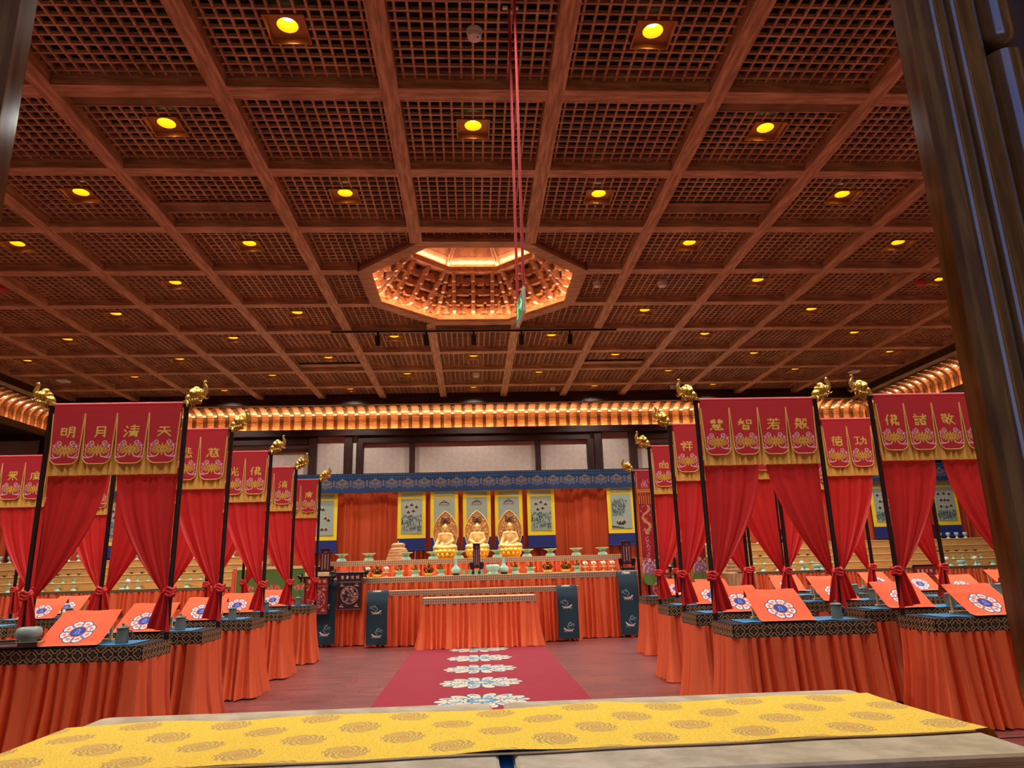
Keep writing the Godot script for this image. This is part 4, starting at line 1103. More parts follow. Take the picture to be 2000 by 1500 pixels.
func shelves() -> void:
	for s in [-1.0, 1.0]:
		var sd: String = "left" if s < 0 else "right"
		var x0 := 4.15; var x1 := 12.4
		var w := x1 - x0; var cx: float = s * (x0 + x1) / 2 + 0.06
		var tb := make_table("shelf_table", "long skirted table with dark band under the stepped shelves, %s side" % sd, w, 0.9, 0.98, 0.06, 0.1, 0.04, "band", 18.0, Vector3(cx, 0, -14.3), mats.tan_cloth, "", 1.0 + s)
		var t := thing("stepped_shelf", "tan cloth covered stepped shelf for small bowls, %s of the altar" % sd, "shelf", Vector3(cx, 0.98, -14.38))
		for k in 4:
			obj("step", G.new().cbox(Vector3(0, (k + 1) * 0.0695 , -0.16 * (k + 1) - 0.06 * 0 - 0.09), Vector3(w - 0.05, (k + 1) * 0.139, 0.16), 0.006), mats.tan_cloth, t)
			obj("edge_strip", G.new().cbox(Vector3(0, (k + 1) * 0.139 - 0.004, -0.16 * (k + 1) - 0.004), Vector3(w - 0.05, 0.012, 0.014), 0.003), mats.cream_cloth, t)
	# what stands on the steps, where it shows
	var bowl := G.new().lathe([Vector2(0, 0.0), Vector2(0.05, 0.0), Vector2(0.045, 0.02), Vector2(0.02, 0.04), Vector2(0.022, 0.055), Vector2(0.065, 0.085), Vector2(0.068, 0.09), Vector2(0.02, 0.07), Vector2(0, 0.068)], 16)
	var cup := G.new().lathe([Vector2(0, 0.0), Vector2(0.034, 0.0), Vector2(0.03, 0.012), Vector2(0.018, 0.03), Vector2(0.03, 0.05), Vector2(0.032, 0.08), Vector2(0.028, 0.08), Vector2(0.024, 0.05), Vector2(0, 0.046)], 12)
	var dish := G.new().lathe([Vector2(0, 0.0), Vector2(0.02, 0.0), Vector2(0.018, 0.012), Vector2(0.05, 0.03), Vector2(0.05, 0.034), Vector2(0.0, 0.02)], 12)
	var tall := G.new().lathe([Vector2(0, 0.0), Vector2(0.04, 0.0), Vector2(0.034, 0.014), Vector2(0.016, 0.03), Vector2(0.016, 0.055), Vector2(0.04, 0.07), Vector2(0.046, 0.12), Vector2(0.042, 0.125), Vector2(0.036, 0.08), Vector2(0, 0.075)], 12)
	var kinds := [["pale celadon stem bowl", "stem_bowl", bowl, "celadon", "bowl", 0.3], ["small dark stemmed cup", "stem_cup", cup, "celadon_green", "cup", 0.2], ["small flat dish", "offering_dish", dish, "bronze", "dish", 0.2], ["plain stem cup", "stem_cup", cup, "celadon_green", "cup", 0.0], ["tall pale water cup", "water_cup", tall, "celadon", "cup", 0.19]]
	for s in [-1.0, 1.0]:
		var sd: String = "left" if s < 0 else "right"
		var spans := [[-9.6, -8.5], [-8.35, -7.5], [-7.0, -6.25], [-5.75, -5.2], [-4.9, -4.3]] if s < 0 else [[4.3, 4.9], [5.4, 7.4], [9.3, 10.7]]
		for tier in [0, 1, 2, 4]:
			var K: Array = kinds[tier]
			var y: float = 0.98 + [0.0, 0.139, 0.278, 0.417, 0.556][tier]; var z: float = -14.38 - [0.075, 0.24, 0.40, 0.56, 0.72][tier]
			var i := 0
			var proto: Node3D = null
			var n := 0
			while true:
				var x: float = s * (4.3 + n * (K[5] as float)); n += 1
				if absf(x) > 10.8: break
				var on := false
				for e in spans: on = on or (x > e[0] and x < e[1])
				if s > 0 and x > 7.6 and x < 9.2: on = false
				if not on: continue
				var lb := "%s, %s step of the %s shelf, %s from the altar" % [K[0], ["bottom", "second", "third", "fourth", "top"][tier], sd, ordn(i) if i < 20 else "twenty-%s" % ordn(i - 20)]
				var at := Vector3(x, y + 0.001, z)
				if proto == null:
					proto = thing(K[1], lb, K[4], at, "%ss on the %s shelf steps" % [K[0], sd])
					obj("body", K[2], mats[K[3]], proto)
				else: dup(proto, lb, at)
				i += 1
	# globe lamps and a censer before the steps
	var gi := 0
	for x in [-6.55, 6.55, 9.55, 10.15]:
		var t := thing("globe_lamp", "white globe on a slim celadon stand before the %s shelf, %s" % ["left" if x < 0 else "right", ["the only one there", "the one nearest the altar", "left of the low jar", "right of the low jar"][gi]], "lamp stand", Vector3(x, 0.981, -14.335), "white globe stands")
		obj("stem", G.new().lathe([Vector2(0, 0), Vector2(0.04, 0), Vector2(0.03, 0.02), Vector2(0.012, 0.04), Vector2(0.012, 0.09), Vector2(0.03, 0.1), Vector2(0, 0.1)], 12), mats.celadon, t)
		obj("globe", G.new().ball(Vector3(0, 0.138, 0), Vector3(0.05, 0.045, 0.05), 14), mats.white_glaze, t)
		gi += 1
	for x in [6.85, 9.85]:
		var t := thing("low_jar", "squat celadon jar before the right shelf, %s" % ["left of the bare steps", "between two white globes"][0 if x < 8 else 1], "jar", Vector3(x, 0.981, -14.335), "celadon jars before the right shelf")
		obj("body", G.new().lathe([Vector2(0, 0), Vector2(0.07, 0), Vector2(0.06, 0.02), Vector2(0.05, 0.03), Vector2(0.085, 0.07), Vector2(0.08, 0.1), Vector2(0.07, 0.105), Vector2(0.065, 0.09), Vector2(0, 0.08)], 18), mats.celadon, t)
	var mb := thing("small_banner", "small maroon banner hung over the band of the right shelf table", "banner", Vector3(9.0, 0.985, -14.28))
	obj("cloth", G.new().quad_uv(Vector3(0, -0.1, 0.035), Vector3(0.2, 0, 0), Vector3(0, 0.1, 0), Vector3.BACK, Vector2(0, 0), Vector2(1, 0.28)), mats.banner_maroon, mb)
	obj("rail", G.new().cbox(Vector3(0, 0.01, 0.0), Vector3(0.42, 0.05, 0.06), 0.01), mats.black_lacquer, mb)
	# dark tablets standing behind the top steps
	var tg := G.new().cbox(Vector3(0, 0.15, 0), Vector3(0.07, 0.3, 0.03), 0.006)
	var first: Node3D = null
	var xs := [9.25, 9.35, 9.45, 9.55, 9.65, 9.75, 9.85, 9.95, 10.05, 6.55, -9.35, -9.24]
	for k in xs.size():
		var lb: String = "dark tablet on the shelf top, " + ("%s of nine on the right" % ordn(k) if k < 9 else ["standing alone behind the right banners", "left one of two at the far left", "right one of two at the far left"][k - 9])
		var at := Vector3(xs[k], 0.98 + 0.556, -15.165)
		if first == null:
			first = thing("spirit_tablet", lb, "tablet", at, "dark tablets on the shelf tops")
			obj("board", tg, mats.plum_lacquer, first)
			obj("foot", G.new().cbox(Vector3(0, 0.015, 0), Vector3(0.085, 0.03, 0.05), 0.006), mats.black_lacquer, first)
		else: dup(first, lb, at)

func runner(called_at: Vector3, h: float, label: String, d := 0.5) -> void:
	var t := thing("table_runner", label, "runner", called_at, "teal embroidered runners on the altar tables")
	var g := G.new()
	g.grid(4, 16, func(u: float, v: float) -> Vector3:
		var s := v * (h + 0.2)
		if s < 0.2: return Vector3((u - 0.5) * 0.33, 0.006, -0.2 + s)
		return Vector3((u - 0.5) * 0.33, 0.006 - (s - 0.2), 0.075 * smoothstep(0.0, 0.25, (s - 0.2) / h) + 0.008 * sin(v * 7.0 + u * 3.0)), 1.0)
	obj("cloth", g, mats.runner, t)
	var hg := G.new()
	for s in [-1.0, 1.0]: hg.tube([Vector3(s * 0.165, 0.008, -0.2), Vector3(s * 0.165, 0.008, 0.0), Vector3(s * 0.165, -h * 0.25, 0.078), Vector3(s * 0.165, -h, 0.08)], 0.004, 5)
	obj("hem", hg, mats.teal_cloth, t)

func altars() -> void:
	make_table("altar_table", "lowest altar table, narrow and skirted in orange satin, at the head of the carpet", 1.78, 0.43, 0.76, 0.1, 0.105, 0.09, "altar_band", 13.0, Vector3(0.08, 0, -11.62), mats.pale_wood, "stepped altar tables", 0.3)
	make_table("altar_table", "second altar table, between two teal runners, skirted in orange satin", 3.46, 0.22, 0.87, 0.085, 0.105, 0.02, "altar_band", 13.0, Vector3(0.0, 0, -12.2), mats.pale_wood, "stepped altar tables", 1.3)
	make_table("altar_table", "third altar table, carrying the row of vases and burners, skirted in orange", 5.5, 0.66, 1.08, 0.1, 0.11, 0.02, "altar_band", 13.0, Vector3(0.1, 0, -12.53), mats.pale_wood, "stepped altar tables", 2.3)
	make_table("altar_table", "highest altar table, carrying the three statues and celadon stands", 5.3, 1.1, 1.37, 0.09, 0.11, 0.03, "altar_band", 13.0, Vector3(0.05, 0, -13.29), mats.tan_cloth, "stepped altar tables", 3.1)
	runner(Vector3(-1.57, 0.872, -12.19), 0.83, "teal runner with embroidered fish at the left end of the second altar table")
	runner(Vector3(1.53, 0.872, -12.19), 0.83, "teal runner with embroidered fish at the right end of the second altar table")
	runner(Vector3(2.62, 1.082, -12.52), 1.04, "teal runner with embroidered fish at the right end of the third altar table")
	runner(Vector3(-2.46, 1.082, -12.52), 1.04, "teal runner mostly hidden behind the last left desk")
	# side altars with green lotus cloths
	for s in [-1.0, 1.0]:
		var sd: String = "left" if s < 0 else "right"
		make_table("side_altar", "orange skirted side altar hung with green cloths, %s of the main altar" % sd, 1.5, 0.6, 1.3, 0.05, 0.11, 0.04, "altar_band", 13.0, Vector3(s * 3.62 + 0.1, 0, -13.3), mats.pale_wood, "side altars", 4.0 + s)
		for k in 3:
			var t := thing("green_hanging", "green cloth with a red lotus and rounded foot, %s one on the %s side altar" % [["left", "middle", "right"][k], sd], "hanging", Vector3(s * 3.62 + 0.1 + (k - 1) * 0.46, 1.31, -13.24), "green lotus hangings")
			var poly := PackedVector2Array([Vector2(-0.2, 0), Vector2(0.2, 0), Vector2(0.2, -0.42)])
			for q in 9: poly.append(Vector2(0.2 * cos(q * PI / 8), -0.42 - 0.14 * sin(q * PI / 8)))
			poly.append(Vector2(-0.2, -0.42))
			obj("border", G.new().prism(poly, -0.004, 0.004, Transform3D(Basis.from_scale(Vector3(1.12, 1.04, 1)), Vector3.ZERO)), mats.satin, t)
			var g := G.new(); var ix := Geometry2D.triangulate_polygon(poly)
			for m in range(0, ix.size(), 3):
				var p := []; var uv := []
				for e in 3:
					var q := poly[ix[m + e]]
					p.append(Vector3(q.x, q.y, 0.01)); uv.append(Vector2(q.x / 0.4 + 0.5, -q.y / 0.58))
				g.tri(p[0], p[1], p[2], Vector3.BACK, Vector3.BACK, Vector3.BACK, uv[0], uv[1], uv[2])
			obj("green_panel", g, mats.green_print, t)
			obj("fringe", G.new().cbox(Vector3(0, -0.02, 0.014), Vector3(0.4, 0.05, 0.008), 0.002), mats.cream_cloth, t)
	# carpet
	var cp := thing("carpet", "long crimson carpet with a row of blue and cream lotus flowers", "carpet", Vector3(0.06, 0.002, 0))
	var cg := G.new()
	cg.quad(Vector3(-1.0, 0.013, -11.47), Vector3(1.0, 0.013, -11.47), Vector3(1.0, 0.013, -3.0), Vector3(-1.0, 0.013, -3.0), Vector3.UP, [Vector2(0, 0.37), Vector2(1, 0.37), Vector2(1, 0.37 + 8.47 / 1.062), Vector2(0, 0.37 + 8.47 / 1.062)])
	obj("pile", cg, mats.carpet, cp)
	obj("backing", G.new().cbox(Vector3(0, 0.006, -7.235), Vector3(2.0, 0.012, 8.47), 0.003), mats.valance_red, cp)

# ---------------------------------------------------------------- a body as one smooth surface: bones joined by a smooth least distance, meshed as surface nets
func nets(bones: Array, lo: Vector3, hi: Vector3, cell: float, kk := 0.025) -> G:
	var nx := int((hi.x - lo.x) / cell) + 1; var ny := int((hi.y - lo.y) / cell) + 1; var nz := int((hi.z - lo.z) / cell) + 1
	var F := PackedFloat32Array(); F.resize(nx * ny * nz); F.fill(1.0)
	for b in bones:
		var a: Vector3 = b[0]; var c: Vector3 = b[1]; var ra: float = b[2]; var rb: float = b[3]
		var sc: Vector3 = b[4] if b.size() > 4 else Vector3.ONE
		var R := maxf(ra, rb) * 1.3 + kk * 1.6 + cell
		var m0 := Vector3(minf(a.x, c.x), minf(a.y, c.y), minf(a.z, c.z)) - sc * R; var m1 := Vector3(maxf(a.x, c.x), maxf(a.y, c.y), maxf(a.z, c.z)) + sc * R
		var i0 := ((m0 - lo) / cell).floor(); var i1 := ((m1 - lo) / cell).ceil()
		var A := a / sc; var D := c / sc - A; var L := maxf(D.length_squared(), 1e-9); var ms := minf(sc.x, minf(sc.y, sc.z))
		for z in range(maxi(0, int(i0.z)), mini(nz, int(i1.z) + 1)):
			for y in range(maxi(0, int(i0.y)), mini(ny, int(i1.y) + 1)):
				var o := (z * ny + y) * nx
				for x in range(maxi(0, int(i0.x)), mini(nx, int(i1.x) + 1)):
					var p := (lo + Vector3(x, y, z) * cell) / sc - A
					var k := clampf(p.dot(D) / L, 0.0, 1.0)
					var d := ((p - D * k).length() - lerpf(ra, rb, k)) * ms
					var f := F[o + x]
					var h := clampf(0.5 + 0.5 * (f - d) / kk, 0.0, 1.0)
					F[o + x] = lerpf(f, d, h) - kk * h * (1.0 - h)
	var idx := PackedInt32Array(); idx.resize(nx * ny * nz); idx.fill(-1)
	var V := PackedVector3Array(); var N := PackedVector3Array()
	var cn := [0, 1, nx, nx + 1, nx * ny, nx * ny + 1, nx * ny + nx, nx * ny + nx + 1]
	for z in nz - 1:
		for y in ny - 1:
			for x in nx - 1:
				var o := (z * ny + y) * nx + x
				var neg := 0
				for q in cn: neg += 1 if F[o + q] < 0.0 else 0
				if neg == 0 or neg == 8: continue
				var s := Vector3.ZERO; var cnt := 0
				for e in 12:
					var ax := e / 4; var u := e % 4
					var p0: int; var st: int
					if ax == 0: p0 = (u & 1) * 2 + (u >> 1) * 4; st = 1
					elif ax == 1: p0 = (u & 1) + (u >> 1) * 4; st = 2
					else: p0 = (u & 1) + (u >> 1) * 2; st = 4
					var f0 := F[o + cn[p0]]; var f1 := F[o + cn[p0 + st]]
					if (f0 < 0.0) == (f1 < 0.0): continue
					var q := Vector3(p0 & 1, (p0 >> 1) & 1, p0 >> 2); q[ax] += f0 / (f0 - f1)
					s += q; cnt += 1
				var g := Vector3(F[o + 1] + F[o + nx + 1] + F[o + cn[5]] + F[o + cn[7]] - F[o] - F[o + nx] - F[o + cn[4]] - F[o + cn[6]], F[o + nx] + F[o + nx + 1] + F[o + cn[6]] + F[o + cn[7]] - F[o] - F[o + 1] - F[o + cn[4]] - F[o + cn[5]], F[o + cn[4]] + F[o + cn[5]] + F[o + cn[6]] + F[o + cn[7]] - F[o] - F[o + 1] - F[o + nx] - F[o + nx + 1])
				idx[o] = V.size(); V.append(lo + (Vector3(x, y, z) + s / cnt) * cell); N.append(g.normalized())
	var G0 := G.new()
	for z in range(1, nz - 1):
		for y in range(1, ny - 1):
			for x in range(1, nx - 1):
				var o := (z * ny + y) * nx + x
				for ax in 3:
					var st: int = [1, nx, nx * ny][ax]
					if (F[o] < 0.0) == (F[o + st] < 0.0): continue
					var u: int = [nx, nx * ny, 1][ax]; var v: int = [nx * ny, 1, nx][ax]
					var a := idx[o]; var b := idx[o - u]; var c := idx[o - u - v]; var d := idx[o - v]
					if a < 0 or b < 0 or c < 0 or d < 0: continue
					G0.tri(V[a], V[b], V[c], N[a], N[b], N[c]); G0.tri(V[a], V[c], V[d], N[a], N[c], N[d])
	return G0

func seated(down: bool) -> G:           # seated cross-legged, hands in the lap or the right hand over the knee; origin at the seat
	var B := []
	var v := func(x: float, y: float, z: float) -> Vector3: return Vector3(x, y, z)
	B.append([v.call(-0.04, 0.07, -0.02), v.call(0.04, 0.07, -0.02), 0.085, 0.085])
	B.append([v.call(0, 0.1, -0.02), v.call(0, 0.2, -0.02), 0.075, 0.072, Vector3(1.15, 1, 0.85)])
	B.append([v.call(0, 0.2, -0.02), v.call(0, 0.27, -0.02), 0.076, 0.066, Vector3(1.25, 1, 0.8)])
	B.append([v.call(-0.07, 0.285, -0.02), v.call(0.07, 0.285, -0.02), 0.034, 0.034])
	B.append([v.call(0, 0.3, -0.02), v.call(0, 0.345, -0.012), 0.03, 0.026])
	B.append([v.call(0, 0.375, -0.008), v.call(0, 0.405, -0.012), 0.043, 0.05, Vector3(0.94, 1.06, 1.0)])
	B.append([v.call(0, 0.352, 0.008), v.call(0, 0.362, 0.01), 0.022, 0.026])
	B.append([v.call(0, 0.445, -0.016), v.call(0, 0.462, -0.016), 0.03, 0.022])
	for s in [-1.0, 1.0]:
		B.append([v.call(s * 0.05, 0.385, -0.012), v.call(s * 0.05, 0.35, -0.01), 0.009, 0.009])
		B.append([v.call(s * 0.07, 0.055, 0.0), v.call(s * 0.175, 0.045, 0.075), 0.066, 0.05])
		B.append([v.call(s * 0.175, 0.042, 0.08), v.call(-s * 0.04, 0.032, 0.12), 0.046, 0.036])
		B.append([v.call(s * 0.10, 0.275, -0.025), v.call(s * 0.135, 0.165, -0.01), 0.037, 0.034])
		if down and s < 0:
			B.append([v.call(s * 0.135, 0.165, -0.01), v.call(s * 0.17, 0.1, 0.08), 0.034, 0.024])
			B.append([v.call(s * 0.17, 0.1, 0.085), v.call(s * 0.165, 0.05, 0.13), 0.02, 0.014, Vector3(1.1, 1, 0.8)])
		else:
			B.append([v.call(s * 0.135, 0.165, -0.01), v.call(s * 0.05, 0.105, 0.085), 0.035, 0.024])
			B.append([v.call(s * 0.05, 0.1, 0.09), v.call(-s * 0.012, 0.092, 0.105), 0.02, 0.016])
	B.append([v.call(0, 0.366, 0.036), v.call(0, 0.377, 0.036), 0.008, 0.005])
	return nets(B, Vector3(-0.27, -0.04, -0.16), Vector3(0.27, 0.52, 0.2), 0.0095, 0.02)

func statue(label: String, x: float, body: G, down: bool) -> void:
	var t := thing("seated_statue", label, "statue", Vector3(x, 1.371, -13.75), "three gilded statues on the altar")
	# lotus seat
	var lb := obj("lotus_seat", G.new().lathe([Vector2(0, 0), Vector2(0.17, 0), Vector2(0.19, 0.02), Vector2(0.15, 0.05), Vector2(0.17, 0.1), Vector2(0.2, 0.15), Vector2(0.19, 0.165), Vector2(0, 0.165)], 28), mats.lotus_gold, t)
	for r in 2:
		var pg := G.new().ball(Vector3.ZERO, Vector3(0.052, 0.058 if r == 0 else 0.05, 0.03), 10)
		var pm := pg.mesh()
		for k in 14:
			var a := TAU * (k + 0.5 * r) / 14.0; var R := 0.18 + r * 0.022
			obj("petal", null, mats.lotus_gold, t, pm).transform = Transform3D(Basis(Vector3.UP, -a + PI / 2) * Basis(Vector3.RIGHT, 0.45), Vector3(cos(a) * R, 0.07 + r * 0.06, sin(a) * R))
	# the figure
	var b := obj("figure", body, mats.statue, t); b.position = Vector3(0, 0.165, 0.02)
	var hg := G.new()
	for k in 5: hg.tube([Vector3(-0.075 + k * 0.006, 0.27 - k * 0.022, 0.03), Vector3(-0.02, 0.2 - k * 0.02, 0.068), Vector3(0.06, 0.185 - k * 0.018, 0.062), Vector3(0.1, 0.2 - k * 0.015, 0.02)], 0.004, 5)
	obj("robe_fold", hg, mats.statue, b)
	var fg := G.new()
	for s in [-1.0, 1.0]: fg.tube([Vector3(s * 0.03, 0.388, 0.032), Vector3(s * 0.018, 0.391, 0.04), Vector3(s * 0.008, 0.389, 0.042)], 0.003, 5)
	fg.tube([Vector3(-0.012, 0.356, 0.036), Vector3(0, 0.354, 0.039), Vector3(0.012, 0.356, 0.036)], 0.0035, 5)
	obj("face_line", fg, mats.dark_relief, b)
	var kg := G.new()
	for i in 60:
		var y := 1.0 - i / 62.0; var a := i * 2.399963; var r := sqrt(1.0 - y * y)
		var q := Vector3(cos(a) * r * 0.05, 0.408 + y * 0.05, sin(a) * r * 0.05 - 0.016)
		if q.z < 0.03 or q.y > 0.425: kg.ball(q, Vector3.ONE * 0.0075, 5)
	obj("hair_curls", kg, mats.statue, b)
	# pointed halo behind
	var poly := PackedVector2Array()
	for side in 2:
		for k in 13:
			var q := k / 12.0
			if side == 1: q = 1.0 - q
			var h := 0.17 + q * 0.72
			var wd := 0.0
			if q < 0.45: wd = lerpf(0.15, 0.235, sin(q / 0.45 * PI / 2))
			else: wd = 0.235 * pow(cos((q - 0.45) / 0.55 * PI / 2), 0.75)
			if k == 12 and side == 0 or k == 0 and side == 1: wd = 0.0
			if side == 1 and k == 0: continue
			poly.append(Vector2(wd if side == 0 else -wd, h))
	var hl := obj("halo", G.new().prism(poly, -0.03, 0.0, Transform3D(Basis(), Vector3(0, 0, -0.1))), mats.halo, t)
	var rim := []
	for q in poly: rim.append(Vector3(q.x, q.y, -0.1))
	obj("rim", G.new().tube(rim, 0.011, 6), mats.halo_relief, hl)
	var rg := G.new()
	for q in [0.085, 0.07]: 
		var c := []
		for k in 25: c.append(Vector3(cos(TAU * k / 24.0) * q, 0.56 + sin(TAU * k / 24.0) * q * 1.1, -0.095))
		rg.tube(c, 0.006, 6)
	for k in 90:
		var hh := rng.randf_range(0.24, 0.78); var q := (hh - 0.17) / 0.72
		var wd := (lerpf(0.15, 0.235, sin(q / 0.45 * PI / 2)) if q < 0.45 else 0.235 * pow(cos((q - 0.45) / 0.55 * PI / 2), 0.75)) - 0.03
		var xx := rng.randf_range(-wd, wd)
		if Vector2(xx, hh - 0.56).length() < 0.1 or (absf(xx) < 0.11 and hh < 0.56): continue
		var c := []
		var a0 := rng.randf() * TAU
		for m in 7: c.append(Vector3(xx + cos(a0 + m * 0.8) * 0.022 * (0.4 + m * 0.1), hh + sin(a0 + m * 0.8) * 0.022 * (0.4 + m * 0.1), -0.096))
		rg.tube(c, 0.007, 5)
	obj("scroll_relief", rg, mats.halo_relief, hl)
	var eg := G.new().ball(Vector3(0, 0.745, -0.08), Vector3(0.03, 0.035, 0.03), 8)
	for s in [-1.0, 1.0]:
		for k in 3: eg.tube([Vector3(0, 0.73, -0.085), Vector3(s * (0.04 + k * 0.008), 0.76 - k * 0.035, -0.075), Vector3(s * 0.085, 0.79 - k * 0.045, -0.09)], [0.014, 0.016, 0.006], 6)
		eg.tube([Vector3(0, 0.71, -0.085), Vector3(s * 0.035, 0.66, -0.085)], [0.014, 0.01], 6)
	obj("winged_crest", eg, mats.dark_relief, hl)

func altar_goods() -> void:
	var g0 := seated(false); var g1 := seated(true)
	statue("gilded seated statue, left of three, one hand lowered over the knee", -0.53, g1, true)
	statue("gilded seated statue in the middle, behind the dark tablet", 0.07, g0, false)
	statue("gilded seated statue, right of three, hand lowered over the knee", 0.69, g1, true)
	var spread := func(src: Callable, xs: Array, y: float, z: float, called: String, label: String, cat: String, grp: String, places: Array) -> void:
		var first: Node3D = null
		for k in xs.size():
			var lb: String = label + ", " + (places[k] if places.size() else ordn(k) + " from the left")
			if first == null:
				first = thing(called, lb, cat, Vector3(xs[k], y, z), grp)
				src.call(first)
			else: dup(first, lb, Vector3(xs[k], y, z), rng.randf_range(-0.3, 0.3))
	# celadon stands on the top table
	spread.call(func(t: Node3D) -> void:
		obj("foot", G.new().lathe([Vector2(0, 0), Vector2(0.088, 0), Vector2(0.092, 0.012), Vector2(0.08, 0.04), Vector2(0.05, 0.06), Vector2(0.034, 0.07)], 22), mats.celadon, t)
		obj("dish", G.new().lathe([Vector2(0.034, 0.068), Vector2(0.045, 0.085), Vector2(0.08, 0.11), Vector2(0.125, 0.125), Vector2(0.122, 0.133), Vector2(0.07, 0.118), Vector2(0, 0.11)], 22), mats.celadon_green, t),
		[-2.39, -1.9, -1.23, -0.74, -0.27, 0.43, 0.98, 1.41, 1.89, 2.38], 1.371, -13.4, "offering_stand", "pale celadon footed dish on the highest altar table", "dish stand", "celadon dishes before the statues", [])
	spread.call(func(t: Node3D) -> void:
		obj("foot", G.new().lathe([Vector2(0, 0), Vector2(0.07, 0), Vector2(0.072, 0.01), Vector2(0.06, 0.035), Vector2(0.035, 0.055)], 18), mats.celadon, t)
		obj("bowl", G.new().lathe([Vector2(0.035, 0.053), Vector2(0.06, 0.075), Vector2(0.095, 0.1), Vector2(0.092, 0.107), Vector2(0.05, 0.095), Vector2(0, 0.09)], 18), mats.celadon_green, t)
		obj("dark_ornament", G.new().ball(Vector3(0, 0.115, 0), Vector3(0.05, 0.025, 0.04), 8).ball(Vector3(0.01, 0.145, 0), Vector3(0.026, 0.03, 0.025), 8).ball(Vector3(-0.005, 0.185, 0), Vector3(0.02, 0.02, 0.02), 8).tube([Vector3(-0.05, 0.12, 0), Vector3(-0.07, 0.14, 0.01), Vector3(-0.06, 0.16, 0)], 0.008, 5), mats.bronze, t),
		[-1.29, -1.01, -0.57, 0.72, 0.99, 1.81], 1.081, -12.78, "green_bowl", "green footed bowl holding a dark ornament on the third altar table", "bowl", "green bowls on the third altar table", [])
	spread.call(func(t: Node3D) -> void:
		obj("gilt_base", G.new().lathe([Vector2(0, 0), Vector2(0.075, 0), Vector2(0.07, 0.03), Vector2(0.085, 0.05), Vector2(0.06, 0.055), Vector2(0, 0.055)], 8), mats.gold, t)
		var q := G.new()
		for k in 7:
			var a := TAU * k / 7.0
			q.tube([Vector3(cos(a) * 0.04, 0.055, sin(a) * 0.03), Vector3(cos(a) * 0.09, 0.1 + 0.02 * (k % 2), sin(a) * 0.05), Vector3(cos(a + 0.6) * 0.06, 0.15, sin(a + 0.6) * 0.04)], [0.012, 0.014, 0.006], 6)
		q.ball(Vector3(0, 0.1, 0), Vector3(0.035, 0.05, 0.03), 8).ball(Vector3(0, 0.17, 0), Vector3(0.028, 0.026, 0.026), 8).ball(Vector3(0, 0.2, 0), Vector3(0.014, 0.022, 0.014), 8)
		obj("carved_group", q, mats.bronze, t),
		[-1.66, -0.78, 1.28, 1.6], 1.081, -12.72, "carved_burner", "dark carved burner on a gilt base, third altar table", "burner", "carved burners on the third altar table", [])
	spread.call(func(t: Node3D) -> void:
		obj("vase", G.new().lathe([Vector2(0.05, 0.03), Vector2(0.085, 0.07), Vector2(0.08, 0.11), Vector2(0.035, 0.15), Vector2(0.026, 0.19), Vector2(0.026, 0.26), Vector2(0.034, 0.28), Vector2(0.028, 0.28), Vector2(0.02, 0.2), Vector2(0, 0.15)], 24), mats.celadon, t)
		obj("dark_stand", G.new().lathe([Vector2(0, 0), Vector2(0.06, 0), Vector2(0.055, 0.02), Vector2(0.062, 0.032), Vector2(0, 0.034)], 20), mats.black_lacquer, t),
		[-0.31, 0.52], 1.081, -12.74, "long_neck_vase", "celadon vase with a long neck on a black stand", "vase", "pair of celadon vases", ["left of the dark tablet", "right of the dark tablet"])
	var ce := thing("incense_bowl", "large pale celadon incense bowl beside the dark tablet", "censer", Vector3(0.325, 1.081, -12.665))
	obj("body", G.new().lathe([Vector2(0.11, 0.0), Vector2(0.115, 0.01), Vector2(0.09, 0.05), Vector2(0.12, 0.08), Vector2(0.135, 0.12), Vector2(0.125, 0.155), Vector2(0.105, 0.165), Vector2(0.1, 0.155), Vector2(0.0, 0.14)], 28), mats.celadon, ce).scale = Vector3(0.9, 1, 0.9)
	obj("foot_ring", G.new().lathe([Vector2(0.0, 0.002), Vector2(0.112, 0.0), Vector2(0.116, 0.012), Vector2(0.1, 0.03)], 28), mats.celadon_green, ce)
	spread.call(func(t: Node3D) -> void:
		obj("cup", G.new().lathe([Vector2(0, 0.01), Vector2(0.028, 0.01), Vector2(0.036, 0.09), Vector2(0.031, 0.09), Vector2(0.025, 0.03), Vector2(0, 0.025)], 14), mats.celadon_green, t)
		obj("saucer", G.new().lathe([Vector2(0, 0), Vector2(0.03, 0), Vector2(0.05, 0.012), Vector2(0.048, 0.016), Vector2(0, 0.011)], 14), mats.celadon, t),
		[-0.18, -0.07, 0.04, 0.145], 1.081, -12.68, "tea_cup", "small celadon cup with saucer at the foot of the dark tablet", "cup", "celadon cups before the tablet", [])
	# white and gilt lamps
	spread.call(func(t: Node3D) -> void:
		obj("stem", G.new().lathe([Vector2(0, 0), Vector2(0.035, 0), Vector2(0.03, 0.012), Vector2(0.01, 0.03), Vector2(0.01, 0.1), Vector2(0.02, 0.12), Vector2(0.012, 0.17), Vector2(0, 0.19)], 12), mats.lotus_gold, t)
		var q := G.new().lathe([Vector2(0.008, 0.075), Vector2(0.06, 0.082), Vector2(0.062, 0.09), Vector2(0.008, 0.088)], 14)
		for k in 6: q.ball(Vector3(cos(k * 1.047) * 0.03, 0.14 + 0.01 * (k % 2), sin(k * 1.047) * 0.03), Vector3(0.016, 0.026, 0.012), 6)
		obj("white_petals", q, mats.white_glaze, t)
		obj("foot_dish", G.new().lathe([Vector2(0, 0.002), Vector2(0.05, 0.004), Vector2(0.05, 0.01), Vector2(0, 0.012)], 12), mats.white_glaze, t),
		[-1.82, -1.5, 1.94, 2.09, 2.26, 2.42], 1.081, -12.72, "flower_lamp", "white petalled lamp on a gilt stem, third altar table", "lamp", "white flower lamps on the third altar table", [])
